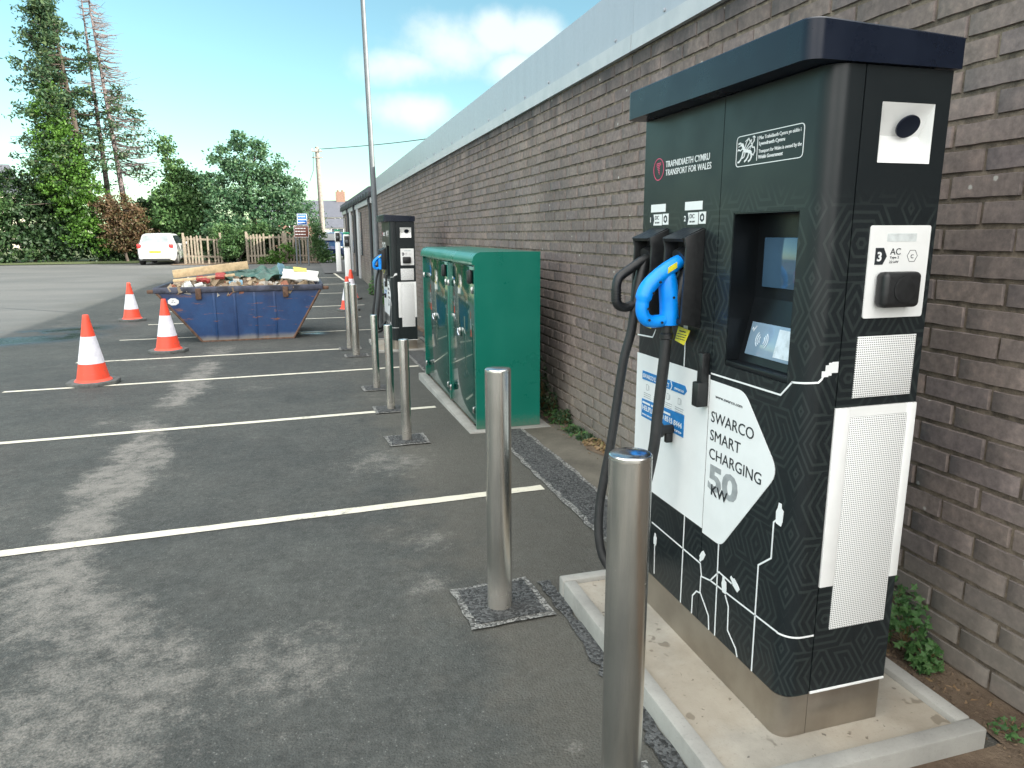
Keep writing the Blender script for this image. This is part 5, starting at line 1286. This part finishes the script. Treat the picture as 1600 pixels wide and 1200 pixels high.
tree('dark_hedge', (-8.3, 44.2, z45), [(-9.7, 44.2, 1.0, 1.4, .7, .9), (-8.0, 44.2, 1.0, 1.3, .7, 1.0), (-6.8, 43.9, .9, 1.3, .7, .9), (-7.6, 44.6, 2.6, .9, .7, 1.0)], 13000, .19, 'leaf_dark', 'dark hedge growing behind the white car', 'hedge', .1, 43)
tree('pointed_tree', (-6.1, 44, z45), [(-6.62, 44, 6.1, .30, .3, .75), (-6.35, 44, 4.9, .55, .5, .7), (-5.6, 44, 4.45, .65, .5, .5), (-6.4, 43.8, 3.5, 1.15, .9, .8), (-5.3, 43.8, 3.3, 1.0, .8, .9), (-7.0, 43.8, 2.6, .9, .8, .8), (-5.9, 43.6, 2.2, 1.3, .9, .9), (-5.2, 43.6, 1.4, 1.2, .8, .8)], 17000, .18, 'leaf_mid', 'mid green tree with a pointed top behind the white car', r0=.15, seed=47, clump=.36)
tree('spreading_tree', (-2.2, 42.6, zg(42)), [(-2.75, 42.6, 6.4, .45, .5, .75), (-1.95, 42.6, 5.9, .55, .6, .7), (-3.75, 42.5, 5.6, .5, .5, .6), (-2.6, 42.4, 4.9, 1.1, .9, .8), (-4.2, 42.5, 4.2, .8, .7, .6), (-1.3, 42.4, 4.6, .7, .7, .6), (-.75, 42.5, 5.0, .35, .4, .8), (-.2, 42.4, 4.0, .6, .6, .7), (-2.2, 42.1, 3.5, 1.5, 1.0, .8), (-.7, 42, 3.0, 1.0, .9, .9), (-3.6, 42.1, 3.0, 1.2, .9, .9), (-1.6, 41.6, 2.0, 1.8, .9, .8), (-3.6, 41.6, 1.7, 1.3, .8, .8)], 24000, .155, 'leaf_blue', 'large spreading tree with loose crown behind the timber fence', r0=.17, seed=53, clump=.36)
tree('fence_bush', (-3.1, 38.4, zg(38)), [(-3.3, 38.3, .9, .55, .4, .55), (-2.9, 38.5, 1.3, .6, .5, .5), (-3.6, 38.9, 1.5, .7, .5, .6), (-2.0, 38.9, 1.7, .8, .4, .4)], 5600, .12, 'leaf_mid', 'green bush filling the gap between fence panels', 'bush', .05, 61, clump=.22)
tree('bramble_bush', (-1.1, 37.7, zg(38)), [(-1.2, 37.6, .45, .55, .3, .32), (-.6, 37.8, .75, .45, .3, .35), (-1.6, 37.7, .25, .5, .3, .2)], 2000, .09, 'leaf_ivy', 'bright bramble growing over the middle fence panel', 'bush', .03, 63, clump=.18)
tree('ivy_mound', (1.0, 37.6, zg(38)), [(.95, 37.6, 1.35, .38, .4, .45), (1.0, 37.5, .75, .42, .4, .55), (1.4, 37.5, .35, .5, .35, .35), (.85, 37.7, 1.85, .3, .3, .3)], 4200, .09, 'leaf_mid', 'ivy covered post at the right end of the fence', 'ivy', .06, 65, clump=.2)
tree('laurel_hedge', (-.9, 40.5, zg(40)), [(-2.6, 40.3, .8, .9, .5, .9), (-1.2, 40.3, .9, .9, .5, 1.0), (.1, 40.3, .8, .8, .5, .95), (-3.9, 40.5, .9, .9, .5, 1.0)], 11000, .16, 'leaf_dark', 'dark shrubbery showing through the gaps of the paling fence', 'hedge', .05, 66, clump=.3)
tree('garden_tree', (.6, 52, zg(52)), [(.3, 52, 3.2, .8, .7, .7), (1.2, 52, 2.6, .7, .7, .6)], 1800, .14, 'leaf_blue', 'small tree peeping out right of the spreading tree', r0=.07, seed=67)
# low weeds along the foot of the wall
def weeds(name, spots, mat, label, cat, size=.03, seed=1, lobed=False, n=60, stem=True):
    rnd = random.Random(seed); x, y, z = spots[0][:3]; r = empty(name, (x, y, zg(y)), 0, label, cat); V = []; Fc = []; sm = MB()
    for (cx, cy, cz, rr, hh) in spots:
        for k in range(n):
            a = rnd.uniform(0, 6.28); d = rr*math.sqrt(rnd.random()); px = min(cx+math.cos(a)*d, 2.125); py = cy+math.sin(a)*d; pz = cz+hh*rnd.random()**.8*(1-.5*d/rr)
            q = Vector((px, py, pz)); s_ = size*rnd.uniform(.6, 1.4)
            nrm = Vector((rnd.gauss(-.4, .6), rnd.gauss(-.3, .6), rnd.gauss(.8, .5))).normalized(); t = nrm.orthogonal().normalized(); t.rotate(Matrix.Rotation(rnd.uniform(0, 6.28), 3, nrm)); w = nrm.cross(t)
            if lobed:
                m_ = 15; i = len(V)
                for j in range(m_):
                    an = 2*math.pi*j/m_; ra = s_*(.62 if j % 3 else 1.05)*(1 if j % 3 != 1 else .85)*(.75+.25*math.cos(an)); V.append(q+t*math.cos(an)*ra+w*math.sin(an)*ra+nrm*(.15*ra*math.cos(3*an)))
                Fc.append(tuple(range(i, i+m_)))
            else:
                i = len(V); V += [q-t*s_, q+w*s_*.45, q+t*s_, q-w*s_*.45]; Fc.append((i, i+1, i+2, i+3))
            if stem and k % 4 == 0: sm.tube([(cx+rnd.gauss(0, .01), min(cy+rnd.gauss(0, .01), 99), cz-.02), (cx+(px-cx)*.4, cy+(py-cy)*.4, cz+(pz-cz)*.6), q], [.002, .0016, .001], 4)
    foliage('leaves', mat, r, V, Fc)
    if sm.v: sm.build('stems', M['leaf_dry'], r)
    return r
weeds('wall_weed', [(2.05, 1.86, .07, .075, .24), (2.06, 1.78, .02, .06, .12), (2.05, 1.97, .08, .09, .26)], 'leaf_weed', 'green leafy weed at the wall foot right of the nearest charger', 'weed', .021, 71, True, 95)
weeds('small_weed', [(2.03, 1.43, .01, .06, .05)], 'leaf_weed', 'tiny green weed in the soil at the bottom right corner', 'weed', .015, 72, True, 26)
weeds('dry_weed', [(2.05, 1.74, .0, .10, .02), (2.05, 1.62, .0, .10, .02), (2.06, 1.84, .0, .12, .03)], 'leaf_dry', 'withered stalks on the soil beside the leafy weed', 'weed', .018, 73, False, 40, True)
weeds('wall_ivy', [(2.10, 5.9, -.06, .10, .30), (2.10, 5.55, -.06, .10, .16), (2.08, 5.25, -.06, .10, .06), (2.09, 5.0, -.05, .10, .05), (2.10, 6.15, -.06, .08, .55)], 'leaf_dark', 'dark trailing ivy at the wall foot behind the green cabinet corner', 'ivy', .020, 74, False, 170, True)
weeds('pale_creeper', [(2.07, 5.35, -.06, .12, .05), (2.08, 5.1, -.06, .11, .06), (2.08, 5.6, -.06, .12, .07), (2.09, 5.8, -.06, .1, .1)], 'leaf_weed', 'pale green creeper below the trailing ivy on the verge', 'creeper', .018, 75, False, 80, True)
weeds('dead_creeper', [(2.08, 4.85, -.04, .10, .05), (2.09, 4.65, -.04, .09, .05), (2.09, 4.45, -.035, .08, .05), (2.10, 4.25, -.03, .07, .05), (2.1, 4.05, -.03, .07, .04)], 'leaf_dry', 'brown dead creeper along the wall foot between cabinet and charger', 'creeper', .018, 76, False, 110, True)
weeds('wall_grass_tuft', [(2.06, 8.9, -.14, .12, .45), (2.06, 9.3, -.14, .12, .30), (2.07, 9.9, -.16, .10, .20)], 'leaf_dry', 'dry tuft at the wall foot between cabinet and far charger', 'weed', .03, 77, False, 90, True)
weeds('tall_green_weed', [(1.98, 16.5, -.24, .14, .35), (2.0, 18.0, -.24, .15, .55), (2.0, 19.5, -.22, .16, .75), (2.0, 21.2, -.2, .16, .6)], 'leaf_weed', 'tall green and yellow weeds along the wall left of the lamp post', 'weed', .05, 78, False, 140, True)
# scattered grit and leaf litter on the soil
def litter():
    rnd = random.Random(5); V = []; Fc = []
    for k in range(900):
        x = rnd.uniform(1.93, 2.13); y = rnd.uniform(.9, 6.0) if k > 300 else rnd.uniform(1.3, 2.4); s_ = rnd.uniform(.003, .010); z = zg(y)+.012
        q = Vector((x, y, z)); a = rnd.uniform(0, 6.28); t = Vector((math.cos(a), math.sin(a), rnd.uniform(-.3, .3))); w = Vector((-math.sin(a), math.cos(a), rnd.uniform(-.2, .2))); i = len(V)
        V += [q-t*s_, q+w*s_*.6, q+t*s_, q-w*s_*.6, q+Vector((0, 0, s_*.7))]; Fc += [(i, i+1, i+4), (i+1, i+2, i+4), (i+2, i+3, i+4), (i+3, i, i+4)]
    me = bpy.data.meshes.new('leaf_litter'); me.from_pydata(V, [], Fc); tag(link_mesh('leaf_litter', me, simple('leaf_litter_brown', (.12, .085, .055), .95, 0, .5, 50), None, False), 'grit and leaf litter on the soil along the wall', 'litter', None, 'stuff')
litter()
